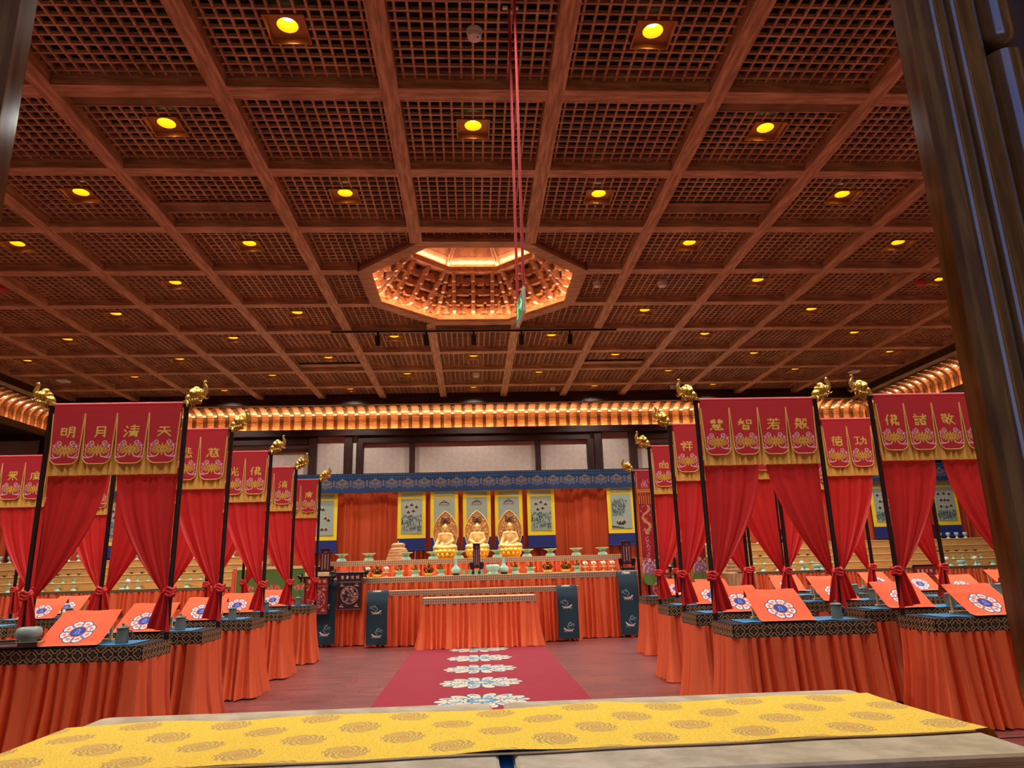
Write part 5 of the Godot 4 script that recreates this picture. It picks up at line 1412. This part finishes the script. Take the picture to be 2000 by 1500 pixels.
	# tablets
	var mk := func(label: String, at: Vector3, h: float, w: float) -> void:
		var t := thing("altar_tablet", label, "tablet", at, "dark lacquer tablets on the third altar table")
		obj("board", G.new().cbox(Vector3(0, h / 2 + 0.06, 0), Vector3(w, h - 0.1, 0.03), 0.006), mats.plum_lacquer, t)
		obj("inscription", G.new().quad_uv(Vector3(0, h / 2 + 0.06, 0.0165), Vector3(w * 0.46, 0, 0), Vector3(0, h / 2 - 0.07, 0), Vector3.BACK), mats.tablet, t)
		obj("cap", G.new().cbox(Vector3(0, h, 0), Vector3(w * 1.06, 0.03, 0.045), 0.008), mats.black_lacquer, t)
		obj("foot", G.new().cbox(Vector3(0, 0.03, 0), Vector3(w * 1.5, 0.06, 0.09), 0.012), mats.black_lacquer, t)
		for s in [-1.0, 1.0]: obj("bracket", G.new().prism(boat(0.09, 0.16), -0.012, 0.012, Transform3D(Basis(), Vector3(s * w * 0.62, 0.13, 0))), mats.black_lacquer, t)
	mk.call("tall dark plum tablet with gold writing before the middle statue", Vector3(0.05, 1.081, -12.85), 0.52, 0.125)
	mk.call("dark carved tablet at the right end of the third altar table", Vector3(2.71, 1.081, -12.85), 0.5, 0.17)
	mk.call("dark carved tablet at the left end of the third altar table", Vector3(-2.58, 1.081, -12.9), 0.5, 0.17)
	# turned drum with a lid
	for e in [[Vector3(-1.42, 1.371, -13.85), "left of the statues on the highest table"], [Vector3(4.78, 1.301 - 0.3, -13.05), "on a stand behind the right desks"]]:
		var t := thing("stepped_drum", "stepped brown wooden drum with domed lid, " + e[1], "drum", e[0], "stepped wooden drums")
		if e[0].x > 3:
			obj("stand", G.new().cbox(Vector3(0, -0.5, 0), Vector3(0.5, 1.0, 0.4), 0.02), mats.wood_y, t)
		obj("base", G.new().lathe([Vector2(0, 0), Vector2(0.22, 0), Vector2(0.22, 0.05), Vector2(0.2, 0.06), Vector2(0.205, 0.11), Vector2(0.18, 0.12), Vector2(0.185, 0.17), Vector2(0.16, 0.18)], 28), mats.wood_x, t)
		obj("lid", G.new().lathe([Vector2(0.16, 0.18), Vector2(0.165, 0.2), Vector2(0.125, 0.23), Vector2(0.13, 0.29), Vector2(0.09, 0.315), Vector2(0, 0.325)], 28), mats.wood_x, t)
		obj("knob", G.new().ball(Vector3(0, 0.335, 0), Vector3(0.016, 0.025, 0.016), 10), mats.gold, t)
	# embroidered banners hung from dragon-ended rails
	for e in [[Vector3(-2.07, 1.17, -12.46), "banner_plum", "plum banner with a gold roundel hung before the third altar table"], [Vector3(-2.59, 1.12, -12.35), "banner_maroon", "maroon banner with a gold roundel partly behind the last left pole"], [Vector3(3.3, 1.12, -12.95), "banner_maroon", "maroon banner with a gold roundel behind the right desks"]]:
		var t := thing("roundel_banner", e[2], "banner", e[0], "banners on dragon rails")
		obj("cloth", G.new().put(cloth(0.38, 0.59, 0.004, 0.5), Transform3D(Basis(Vector3.RIGHT, 0.03), Vector3(0, 0, 0.035))), mats[e[1]], t)
		var hem := [Vector3(-0.19, 0, 0.037), Vector3(-0.19, -0.59, 0.055), Vector3(0.19, -0.59, 0.055), Vector3(0.19, 0, 0.037)]
		obj("hem", G.new().tube(hem, 0.006, 5), mats.bronze, t)
		obj("rail", G.new().tube([Vector3(-0.24, 0.0, 0.03), Vector3(0.24, 0.0, 0.03)], 0.018, 8), mats.black_lacquer, t)
		obj("bracket", G.new().cbox(Vector3(0, -0.05, -0.06), Vector3(0.44, 0.07, 0.18), 0.006), mats.black_lacquer, t)
		var q := G.new()
		for s in [-1.0, 1.0]:
			q.ball(Vector3(s * 0.27, 0.0, 0.03), Vector3(0.04, 0.035, 0.03), 8).ball(Vector3(s * 0.3, 0.02, 0.035), Vector3(0.028, 0.02, 0.022), 8).tube([Vector3(s * 0.25, 0.02, 0.03), Vector3(s * 0.24, 0.06, 0.03), Vector3(s * 0.27, 0.075, 0.03)], [0.012, 0.01, 0.004], 6)
			q.tube([Vector3(s * 0.27, -0.02, 0.03), Vector3(s * 0.25, -0.06, 0.03), Vector3(s * 0.28, -0.08, 0.02)], [0.016, 0.014, 0.01], 6)
		obj("dragon_end", q, mats.black_lacquer, t)
		if e[0].x > 3.0:
			for s in [-1.0, 1.0]: obj("stand_post", G.new().cbox(Vector3(s * 0.2, -0.555, -0.02), Vector3(0.03, 1.12, 0.03), 0.004), mats.black_lacquer, t)
		if e[1] == "banner_maroon": obj("cream_top", G.new().cbox(Vector3(0, 0.035, 0.03), Vector3(0.4, 0.08, 0.02), 0.006), mats.cream_cloth, t)

# ---------------------------------------------------------------- desks under banners
func elephant() -> G:                   # gilded elephant head that looks along +x, trunk raised; origin on the pole top
	var g := G.new()
	g.lathe([Vector2(0.0, -0.012), Vector2(0.03, -0.012), Vector2(0.034, 0.0), Vector2(0.03, 0.014), Vector2(0.0, 0.02)], 14)
	for k in 7:
		var a := -1.5 + k * 0.36
		g.tube([Vector3(0.0 + k * 0.007, 0.03, 0.018 * sin(k * 2.1)), Vector3(0.02 + k * 0.011, -0.005 + k * 0.004, 0.03 * cos(k * 1.9)), Vector3(0.012 + k * 0.017, -0.04 + k * 0.008, 0.03 * cos(k * 1.9))], [0.014, 0.017, 0.006], 6)
	g.ball(Vector3(0.03, 0.035, 0), Vector3(0.05, 0.04, 0.045), 10)
	g.ball(Vector3(0.085, 0.075, 0), Vector3(0.046, 0.044, 0.042), 12)
	g.ball(Vector3(0.066, 0.108, 0), Vector3(0.032, 0.026, 0.03), 10)
	g.ball(Vector3(0.032, 0.08, 0), Vector3(0.026, 0.02, 0.026), 8)
	for s in [-1.0, 1.0]:
		g.ball(Vector3(0.06, 0.07, s * 0.045), Vector3(0.034, 0.04, 0.01), 10, Basis(Vector3.UP, s * 0.5))
		g.tube([Vector3(0.115, 0.05, s * 0.02), Vector3(0.14, 0.035, s * 0.026), Vector3(0.155, 0.05, s * 0.026)], [0.009, 0.007, 0.003], 6)
		g.ball(Vector3(0.112, 0.092, s * 0.032), Vector3(0.008, 0.008, 0.005), 6)
		for k in 4: g.ball(Vector3(0.09 - k * 0.018, 0.02 - k * 0.004, s * 0.035), Vector3(0.014, 0.02, 0.01), 6)
	g.tube([Vector3(0.11, 0.075, 0), Vector3(0.135, 0.085, 0), Vector3(0.142, 0.112, 0), Vector3(0.132, 0.14, 0), Vector3(0.122, 0.16, 0), Vector3(0.13, 0.176, 0), Vector3(0.142, 0.172, 0)], [0.028, 0.024, 0.02, 0.015, 0.012, 0.012, 0.007], 8)
	g.ball(Vector3(0.11, 0.045, 0), Vector3(0.024, 0.02, 0.018), 8)
	return g

var fin_r: Mesh
var lap_mesh := {}
var pipe_mesh: Mesh
var shared := {}

func lap_shape() -> PackedVector2Array:
	var q := PackedVector2Array([Vector2(-0.121, 0.0), Vector2(0.121, 0.0)])
	for k in 7:
		var a := k / 6.0 * PI / 2
		q.append(Vector2(0.106 - 0.06 + 0.06 * cos(a), -0.4 + 0.06 - 0.06 * sin(a)))
	for k in 7:
		var a := (1.0 - k / 6.0) * PI / 2
		q.append(Vector2(-0.106 + 0.06 - 0.06 * cos(a), -0.4 + 0.06 - 0.06 * sin(a)))
	return q

func lappet(key: String) -> Mesh:
	if lap_mesh.has(key): return lap_mesh[key]
	var i := LAPPETS.find(key); var x0 := (i % 8) / 8.0; var y0 := (i / 8) / 4.0
	var poly := lap_shape(); var ix := Geometry2D.triangulate_polygon(poly); var g := G.new()
	for side in [-1.0, 1.0]:
		for m in range(0, ix.size(), 3):
			var p := []; var uv := []
			for e in 3:
				var q := poly[ix[m + e]]
				p.append(Vector3(q.x, q.y, side * 0.002)); uv.append(Vector2(x0 + (q.x / 0.244 + 0.5) * 0.123 + 0.001, y0 + (-q.y / 0.4) * 0.248 + 0.001))
			var nn := Vector3(0, 0, side)
			g.tri(p[0], p[1], p[2], nn, nn, nn, uv[0], uv[1], uv[2])
	lap_mesh[key] = g.mesh()
	return lap_mesh[key]

func curtain(s: float, v0: float) -> G:  # tied to the pole on side s
	return G.new().grid(30, 26, func(u: float, v: float) -> Vector3:
		var xo := 0.495 - 0.015 * sin(v * PI)
		var xi := lerpf(0.03, 0.452, pow(v, 1.72 + 0.25 * v0))
		var x := lerpf(xo, xi, u)
		var f := 0.011 * sin(u * TAU * 3.0 + v * 1.5 + v0 * 2.0) + 0.006 * sin(u * TAU * 7.0 + v * 4.0 + v0)
		f *= 0.5 + 1.1 * v * (1.2 - v)
		var z := -0.028 + f * 0.8 + 0.03 * sin(u * PI) * v * (1.0 - v * 0.6) + (0.012 * smoothstep(0.86, 1.0, u))
		return Vector3(s * x, lerpf(1.27, 0.335, v) - 0.03 * sin(u * PI) * v, z), 1.0)

func canopy(label: String, at: Vector3, w: float, keys: Array) -> Node3D:
	var t := thing("banner_canopy", label, "banner canopy", at, "red banner canopies over the desks")
	var hw := w / 2; var sc := w / 1.04
	for s in [-1.0, 1.0]:
		obj("pole", G.new().tube([Vector3(s * hw, 0.0, 0), Vector3(s * hw, 1.79, 0)], 0.019, 10), mats.pole, t)
		obj("elephant_finial", null, mats.gold, t, fin_r).transform = Transform3D(Basis(Vector3.UP, 0.0 if s > 0 else PI), Vector3(s * hw, 1.785, 0))
	obj("crossbar_sleeve", G.new().tube([Vector3(-hw + 0.02, 1.775, 0), Vector3(hw - 0.02, 1.775, 0)], 0.02, 10).cbox(Vector3(0, 1.735, 0.012), Vector3(w - 0.06, 0.075, 0.012), 0.004), mats.valance_red, t)
	if keys.is_empty(): return t
	if not shared.has("frill"):
		shared.frill = G.new().grid(110, 6, func(u: float, v: float) -> Vector3:
			var q := u * 17.0 + 0.2 * sin(u * 40.0)
			return Vector3((u - 0.5) * 1.0, 1.72 - v * 0.5, 0.002 + 0.011 * sin(q * TAU) * (0.4 + 0.6 * v)), 1.0).mesh()
		for s in [-1.0, 1.0]:
			for e in 2: shared["curtain%d%d" % [s, e]] = curtain(s, e * 1.0).mesh()
			var k := G.new()
			for r in 3:
				var c := []
				for m in 13: c.append(Vector3(s * 0.52 + cos(TAU * m / 12.0) * 0.03, 0.335 + (r - 1) * 0.022 + 0.008 * sin(m * 1.7 + r), sin(TAU * m / 12.0) * 0.03))
				k.tube(c, 0.014, 7)
			k.ball(Vector3(s * 0.487, 0.335, 0.0), Vector3(0.026, 0.036, 0.026), 9)
			shared["knot%d" % s] = k.mesh()
			shared["tail%d" % s] = G.new().grid(18, 12, func(u: float, v: float) -> Vector3:
				var wd := lerpf(0.05, 0.16, pow(v, 0.8))
				return Vector3(s * (0.487 - 0.02 * v + (u - 0.5) * wd), 0.33 - v * (0.25 + 0.03 * u), 0.02 + 0.014 * sin(u * TAU * 2.2 + v * 2.0) * (0.5 + v)), 1.0).mesh()
	obj("pleated_frill", null, mats.frill, t, shared.frill).scale.x = (w - 0.05) / 1.0
	for k in 4:
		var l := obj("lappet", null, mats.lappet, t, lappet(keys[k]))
		l.position = Vector3((k - 1.5) * (w - 0.06) / 4.0, 1.705, 0.02)
		obj("piping", null, mats.piping, l, pipe_mesh)
	for s in [-1.0, 1.0]:
		var e := int(absf(at.x * 7.0 + at.z * 3.0 + s)) % 2
		for q in ["curtain%d%d" % [s, e], "knot%d" % s, "tail%d" % s]:
			var m := obj(["curtain", "tie_knot", "curtain_tail"][0 if q.begins_with("c") else (1 if q.begins_with("k") else 2)], null, mats.red_cloth, t, shared[q])
			m.position.x = s * (hw - 0.52)
	return t

func desks() -> void:
	fin_r = elephant().mesh()
	var pts := []
	var sh := lap_shape()
	for k in range(1, sh.size()): pts.append(Vector3(sh[k].x, sh[k].y, 0.001))
	pts.append(Vector3(sh[0].x, sh[0].y, 0.001))
	pipe_mesh = G.new().tube(pts, 0.0045, 6).mesh()
	# x of the left pole, z of the poles, characters on the lappets from left to right (none: no canopy), which desk
	var L := [
		[-3.31, -5.66, ["ming", "yue", "qing", "tian"], "nearest desk of the left aisle"], [-3.31, -6.75, ["", "", "bei", "ci"], "second desk of the left aisle"], [-3.31, -8.1, ["", "", "guang", "fo"], "third desk of the left aisle"],
		[-3.34, -9.4, ["", "", "", "xiao"], "fourth desk of the left aisle"], [-3.31, -10.75, ["", "", "", "guang2"], "last desk of the left aisle"],
		[-5.70, -8.12, ["", "", "zhong", "du"], "nearer desk of the outer left row"], [-5.62, -9.35, ["", "", "", "feng"], "second desk of the outer left row"], [-5.9, -10.45, [], "last desk of the outer left row"],
		[1.90, -5.80, ["hui", "zhi", "ruo", "ban"], "nearest desk of the right aisle"], [1.97, -6.9, ["xiang", "", "", ""], "second desk of the right aisle"], [2.08, -8.22, ["xiang2", "", "", ""], "third desk of the right aisle"],
		[2.37, -10.45, null, "last desk of the right aisle under dragon banners"], [2.66, -9.6, ["", "", "", ""], "fourth desk of the right aisle, set back"],
		[3.38, -5.72, ["fo", "zhu", "jing", ""], "nearest desk of the middle right row"], [3.42, -6.75, ["de", "gong", "sui", ""], "second desk of the middle right row"], [3.48, -8.1, ["", "", "", ""], "third desk of the middle right row"],
		[4.02, -9.5, [], "fourth desk of the middle right row"], [4.1, -10.7, [], "last desk of the middle right row"],
		[5.0, -7.2, [], "nearest desk of the outer right row"], [5.1, -8.4, [], "second desk of the outer right row"], [5.35, -9.7, [], "third desk of the outer right row"], [5.6, -11.0, [], "last desk of the outer right row"], [7.1, -10.4, [], "desk at the far right beside the wall shelves"]]
	# one of each kind
	var desk0: Node3D = null; var cov0: Node3D = null; var mug0: Node3D = null; var mat0: Node3D = null; var st0: Node3D = null
	for i in L.size():
		var q: Array = L[i]
		var w := 1.04
		var cx: float = q[0] + w / 2; var zp: float = q[1]; var where: String = q[3]
		var front := Vector3(cx, 0, zp + 0.42)
		var vis: String = "orange skirted desk, the " + where
		if i % 2 == 0 or desk0 == null:
			desk0 = make_table("desk", vis, w + 0.03, 0.47, 0.75, 0.1, 0.088, 0.07, "band", 10.0, front, mats.mat_black, "skirted desks", i * 0.7)
		else: desk0 = dup(desk0, vis, front)
		if q[2] != null and q[2].size():
			var nm := "red banner canopy over the " + where
			pass
			canopy(nm, Vector3(cx, 0.751, zp), w, q[2])
		elif q[2] == null:
			var c := canopy("pole frame with two dragon banners over the last desk of the right aisle", Vector3(cx, 0.751, zp), w, [])
			for e in 2:
				var b := thing("dragon_banner", "long red banner with gold dragon, %s" % ["left one of two, beside the altar", "right one of two, mostly hidden by curtains"][e], "banner", Vector3(cx + [-0.37, 0.36][e], 0.751 + 1.755, zp + 0.03), "dragon banners")
				obj("cloth", G.new().put(cloth(0.2, 1.46, 0.004, 0.5), Transform3D(Basis(), Vector3.ZERO)), mats.dragon, b)
				var poly := PackedVector2Array([Vector2(-0.1, 0), Vector2(0.1, 0), Vector2(0.1, -0.06)])
				for k in 7: poly.append(Vector2(0.1 * cos(k * PI / 6), -0.06 - 0.1 * sin(k * PI / 6)))
				poly.append(Vector2(-0.1, -0.06))
				obj("green_foot", G.new().prism(poly, -0.005, 0.005, Transform3D(Basis(), Vector3(0, -1.46, 0))), mats.green_cloth, b)
				obj("edge", G.new().tube([Vector3(-0.105, 0, 0), Vector3(-0.105, -1.5, 0.003)], 0.007, 5).tube([Vector3(0.105, 0, 0), Vector3(0.105, -1.5, 0.003)], 0.007, 5), mats.fringe, b)
				var fr := G.new().cbox(Vector3(0, -0.29, 0.008), Vector3(0.21, 0.02, 0.012), 0.003)
				for k in 11: fr.tube([Vector3(-0.095 + k * 0.019, -0.3, 0.01), Vector3(-0.095 + k * 0.019 + 0.01 * (k % 2 * 2 - 1), -0.345, 0.012)], 0.003, 4)
				obj("fringe_net", fr, mats.fringe, b)
				for k in 6: obj("tassel", G.new().tube([Vector3(-0.085 + k * 0.034, -0.345, 0.012), Vector3(-0.085 + k * 0.034, -0.36, 0.012), Vector3(-0.085 + k * 0.034, -0.47, 0.013)], [0.004, 0.008, 0.007], 6), mats.fringe, b)
		# what lies on the desk
		var top := front + Vector3(0, 0.751, 0)
		if mat0 == null:
			mat0 = thing("desk_mat", "blue cloth mat spread on the " + where, "mat", top + Vector3(0.0, 0, -0.03), "blue desk mats")
			var g := G.new()
			g.grid(24, 8, func(u: float, v: float) -> Vector3: return Vector3((u - 0.5) * 0.86 + 0.01 * sin(v * 5.0) * (u - 0.5), 0.0035 + 0.004 * pow(absf(sin(u * 9.0 + v)), 6.0) * v, -0.33 + v * (0.33 + 0.012 * sin(u * 11.0))), 1.0)
			obj("sheet", g, mats.mat_blue, mat0)
			obj("hem", G.new().tube([Vector3(-0.43, 0.003, 0.0), Vector3(-0.43, 0.003, -0.33), Vector3(0.43, 0.003, -0.33), Vector3(0.43, 0.003, 0.0)], 0.003, 4), mats.mat_blue, mat0)
		else: dup(mat0, "blue cloth mat spread on the " + where, top + Vector3(0.0, 0, -0.03))
		var ox: float = rng.randf_range(-0.1, 0.0) if i not in [0, 8] else [0.02, -0.1][0 if i == 0 else 1]
		var cp := top + Vector3(ox, 0.0085, -0.05); var tn := rng.randf_range(-0.08, 0.08) if i not in [0, 8] else 0.0
		if cov0 == null:
			st0 = thing("book_stand", "sloping book stand under the cover, " + where, "book stand", cp, "sloping book stands")
			obj("board", G.new().cbox(Vector3(0, 0.094, -0.155), Vector3(0.35, 0.012, 0.31), 0.003, Basis(Vector3.RIGHT, 0.61)), mats.pale_wood, st0)
			for s in [-1.0, 1.0]: obj("leg", G.new().cbox(Vector3(s * 0.15, 0.085, -0.27), Vector3(0.02, 0.17, 0.02), 0.003), mats.pale_wood, st0)
			obj("foot_rail", G.new().cbox(Vector3(0, 0.008, -0.27), Vector3(0.34, 0.016, 0.05), 0.003), mats.pale_wood, st0)
			cov0 = thing("cover_cloth", "orange cover cloth with blue emblem, " + where, "cover cloth", cp, "embroidered orange cover cloths")
			var g := G.new()
			g.grid(16, 16, func(u: float, v: float) -> Vector3:
				var s := v * 0.42
				var y := 0.0; var z := 0.0
				if s < 0.34: y = 0.21 - 0.57 * s * 1.02 + 0.006 * sin(u * PI); z = -0.292 + 0.82 * s
				else: y = 0.0123 - 0.0105 * smoothstep(0.34, 0.4, s); z = -0.292 + 0.82 * 0.34 + (s - 0.34) * 0.85
				y = maxf(y, 0.0025)
				return Vector3((u - 0.5) * (0.4 + 0.02 * v) + 0.012 * sin(v * 4.0) * (u - 0.5), y + 0.005 * sin(u * 7.0 + 1.0) * (1.0 - v), z), 1.0)
			obj("cloth", g, mats.cover, cov0)
			obj("back_flap", G.new().grid(10, 4, func(u: float, v: float) -> Vector3: return Vector3((u - 0.5) * 0.4, 0.21 + 0.006 * sin(u * PI) + 0.005 * sin(u * 7.0 + 1.0) - v * 0.06, -0.292 - v * 0.02), 1.0), mats.satin, cov0)
		else:
			dup(st0, "sloping book stand under the cover, " + where, cp, tn)
			dup(cov0, "orange cover cloth with blue emblem, " + where, cp, tn)
		var mp := top + Vector3(0.33 + rng.randf_range(-0.03, 0.02), 0.0045, -0.13)
		if mug0 == null:
			mug0 = thing("lidded_mug", "grey lidded mug, " + where, "mug", mp, "grey lidded mugs")
			obj("cup", G.new().lathe([Vector2(0, 0), Vector2(0.041, 0), Vector2(0.043, 0.006), Vector2(0.041, 0.014), Vector2(0.038, 0.1), Vector2(0.034, 0.1), Vector2(0.033, 0.02), Vector2(0, 0.02)], 22), mats.mug, mug0)
			obj("lid", G.new().lathe([Vector2(0.043, 0.099), Vector2(0.044, 0.104), Vector2(0.03, 0.114), Vector2(0.008, 0.117), Vector2(0.007, 0.126), Vector2(0.01, 0.13), Vector2(0.0, 0.134)], 20), mats.mug, mug0)
			obj("handle", G.new().tube([Vector3(0.038, 0.085, 0), Vector3(0.062, 0.08, 0.0), Vector3(0.068, 0.055, 0), Vector3(0.058, 0.03, 0), Vector3(0.04, 0.024, 0)], 0.006, 7), mats.mug, mug0)
		else: dup(mug0, "grey lidded mug, " + where, mp, rng.randf_range(-0.5, 0.5))
	# tray with a bowl on the nearest left desk
	var tr := thing("wooden_tray", "dark wooden tray with cut-out handles at the left edge of the nearest left desk", "tray", Vector3(-3.14, 0.757, -5.33), "", 0.15)
	obj("base", G.new().cbox(Vector3(0, 0.006, 0), Vector3(0.36, 0.012, 0.26), 0.004), mats.dark_wood_x, tr)
	for s in [-1.0, 1.0]:
		obj("end_wall", G.new().cbox(Vector3(s * 0.18, 0.022, 0), Vector3(0.012, 0.036, 0.26), 0.004, Basis(Vector3.BACK, -s * 0.25)), mats.wood_x, tr)
		var fw := G.new()
		for e in [[-0.12, 0.12], [0.12, 0.12]]: fw.cbox(Vector3(e[0], 0.022, s * 0.13), Vector3(e[1], 0.036, 0.012), 0.003)
		fw.cbox(Vector3(0, 0.01, s * 0.13), Vector3(0.14, 0.012, 0.012), 0.003).cbox(Vector3(0, 0.036, s * 0.13), Vector3(0.14, 0.009, 0.012), 0.003)
		obj("side_wall", fw, mats.dark_wood_x, tr)
	var bo := thing("celadon_bowl", "round grey celadon bowl standing on the tray", "bowl", Vector3(-3.08, 0.7705, -5.36))
	obj("body", G.new().lathe([Vector2(0, 0.012), Vector2(0.045, 0.012), Vector2(0.075, 0.035), Vector2(0.083, 0.06), Vector2(0.076, 0.082), Vector2(0.062, 0.09), Vector2(0.056, 0.084), Vector2(0.06, 0.06), Vector2(0, 0.03)], 30), mats.grey_celadon, bo)
	bo.scale.y = 1.25
	obj("foot_plate", G.new().lathe([Vector2(0, 0), Vector2(0.068, 0), Vector2(0.07, 0.008), Vector2(0.05, 0.014), Vector2(0, 0.014)], 30), mats.white_glaze, bo)

func foreground() -> void:
	var t := make_table("long_table", "long low table in the foreground with a blue and gold band", 2.56, 0.9, 0.715, 0.12, 0.1, 0.04, "band", 9.0, Vector3(0.04, 0, -1.735), mats.mat_blue, "", 0.9)
	for e in [[-1.245, 0.055, "left"], [0.095, 1.325, "right"]]:
		var pad := thing("kneeling_pad", "beige padded cloth mat on the foreground table, %s half" % e[2], "pad", Vector3((e[0] + e[1]) / 2, 0.7155, -2.2), "beige pads of the foreground table")
		var w: float = e[1] - e[0]; var d := 0.9
		var poly := PackedVector2Array()
		for c in 4:
			var o := Vector2([1, -1, -1, 1][c] * (w / 2 - 0.03), [1, 1, -1, -1][c] * (d / 2 - 0.03))
			for k in 5: poly.append(o + Vector2.from_angle(c * PI / 2 + k * PI / 8) * 0.03)
		var inn := PackedVector2Array()
		for q in poly: inn.append(q * Vector2((w - 0.016) / w, (d - 0.016) / d))
		var g := G.new().prism(poly, 0.0, 0.026, Transform3D(XZ, Vector3.ZERO))
		for k in poly.size():
			var a := poly[k]; var b := poly[(k + 1) % poly.size()]; var a2 := inn[k]; var b2 := inn[(k + 1) % poly.size()]
			g.quad(Vector3(a.x, 0.026, a.y), Vector3(b.x, 0.026, b.y), Vector3(b2.x, 0.032, b2.y), Vector3(a2.x, 0.032, a2.y), Vector3(a.x, 0.5, a.y))
		g.prism(inn, 0.026, 0.032, Transform3D(XZ, Vector3.ZERO))
		obj("pad", g, mats.pad, pad)
		var sg := []
		for q in poly: sg.append(Vector3(q.x, 0.012, q.y) * Vector3(1.001, 1, 1.001))
		sg.append(sg[0])
		obj("seam", G.new().tube(sg, 0.003, 4), mats.pad, pad)
	var cl := thing("brocade_cloth", "yellow brocade cloth with round gold medallions laid over the foreground table", "cloth", Vector3(0.04, 0.7505, -2.215), "", 0.025)
	var g := G.new()
	g.grid(120, 24, func(u: float, v: float) -> Vector3:
		var x := (u - 0.5) * 2.78
		var z := (v - 0.5) * 0.57
		var y := 0.0
		var ex := absf(x) - 1.31
		if ex > 0.0: y = -ex * 1.4; x = signf(x) * (1.31 + ex * 0.6)
		y += 0.0035 + 0.003 * sin(x * 9.0 + z * 4.0) + 0.0045 * pow(maxf(0.0, sin(x * 4.7 + z * 3.0 + 0.6)), 8.0) + 0.004 * pow(maxf(0.0, sin(x * 3.1 - z * 5.0 + 2.0)), 10.0)
		return Vector3(x, y, z + 0.004 * sin(x * 13.0)), 1.0, 2.78 / 0.27, 0.57 / 0.27)
	obj("sheet", g, mats.brocade, cl)
	var h := []
	for k in 41:
		var x := -1.26 + k * 0.063
		h.append(Vector3(x, 0.002, 0.285 + 0.004 * sin(x * 13.0)))
	obj("hem", G.new().tube(h, 0.003, 5), mats.piping, cl)
	# moulded door leaves either side of the camera
	for s in [-1.0, 1.0]:
		var sd: String = "right" if s > 0 else "left"
		var d := struct("door_%d" % (1 if s < 0 else 2), null, null)
		var x0 := 0.58 if s > 0 else 0.546
		var prof := [Vector2(0.0, -0.035), Vector2(0.0, -0.006), Vector2(0.006, 0.0), Vector2(0.024, 0.0), Vector2(0.027, -0.006)]
		prof.append_array([Vector2(0.038, -0.008), Vector2(0.056, -0.008), Vector2(0.067, -0.012), Vector2(0.1, -0.012), Vector2(0.1, -0.035)])
		var poly := PackedVector2Array()
		for q in prof: poly.append(Vector2(s * (x0 + q.x), -0.75 + q.y))
		obj("stile", G.new().prism(poly, 0.0, 2.75, Transform3D(XZ, Vector3.ZERO)), mats.door_wood, d)
		for e in [0.033, 0.062]:
			obj("bead", G.new().tube([Vector3(s * (x0 + e), 0.02, -0.757), Vector3(s * (x0 + e), 1.4, -0.757), Vector3(s * (x0 + e), 2.74, -0.757)], 0.0075, 18), mats.door_wood, d)
		for e in [[0.05, 1.832], [1.862, 2.74]]:
			var y0: float = e[0]; var y1: float = e[1]
			var ga := G.new().tube([Vector3(s * (x0 + 0.122), y0, -0.765), Vector3(s * (x0 + 0.122), y1, -0.765)], 0.022, 14)
			if y1 > 2.0: ga.ball(Vector3(s * (x0 + 0.122), y0, -0.765), Vector3(0.022, 0.016, 0.022), 14)
			obj("moulding", ga, mats.door_wood, d)
		obj("panel", G.new().box(Vector3(s * (x0 + 0.25), 1.375, -0.79), Vector3(0.31, 2.75, 0.02)), mats.dark_wood_y, d)
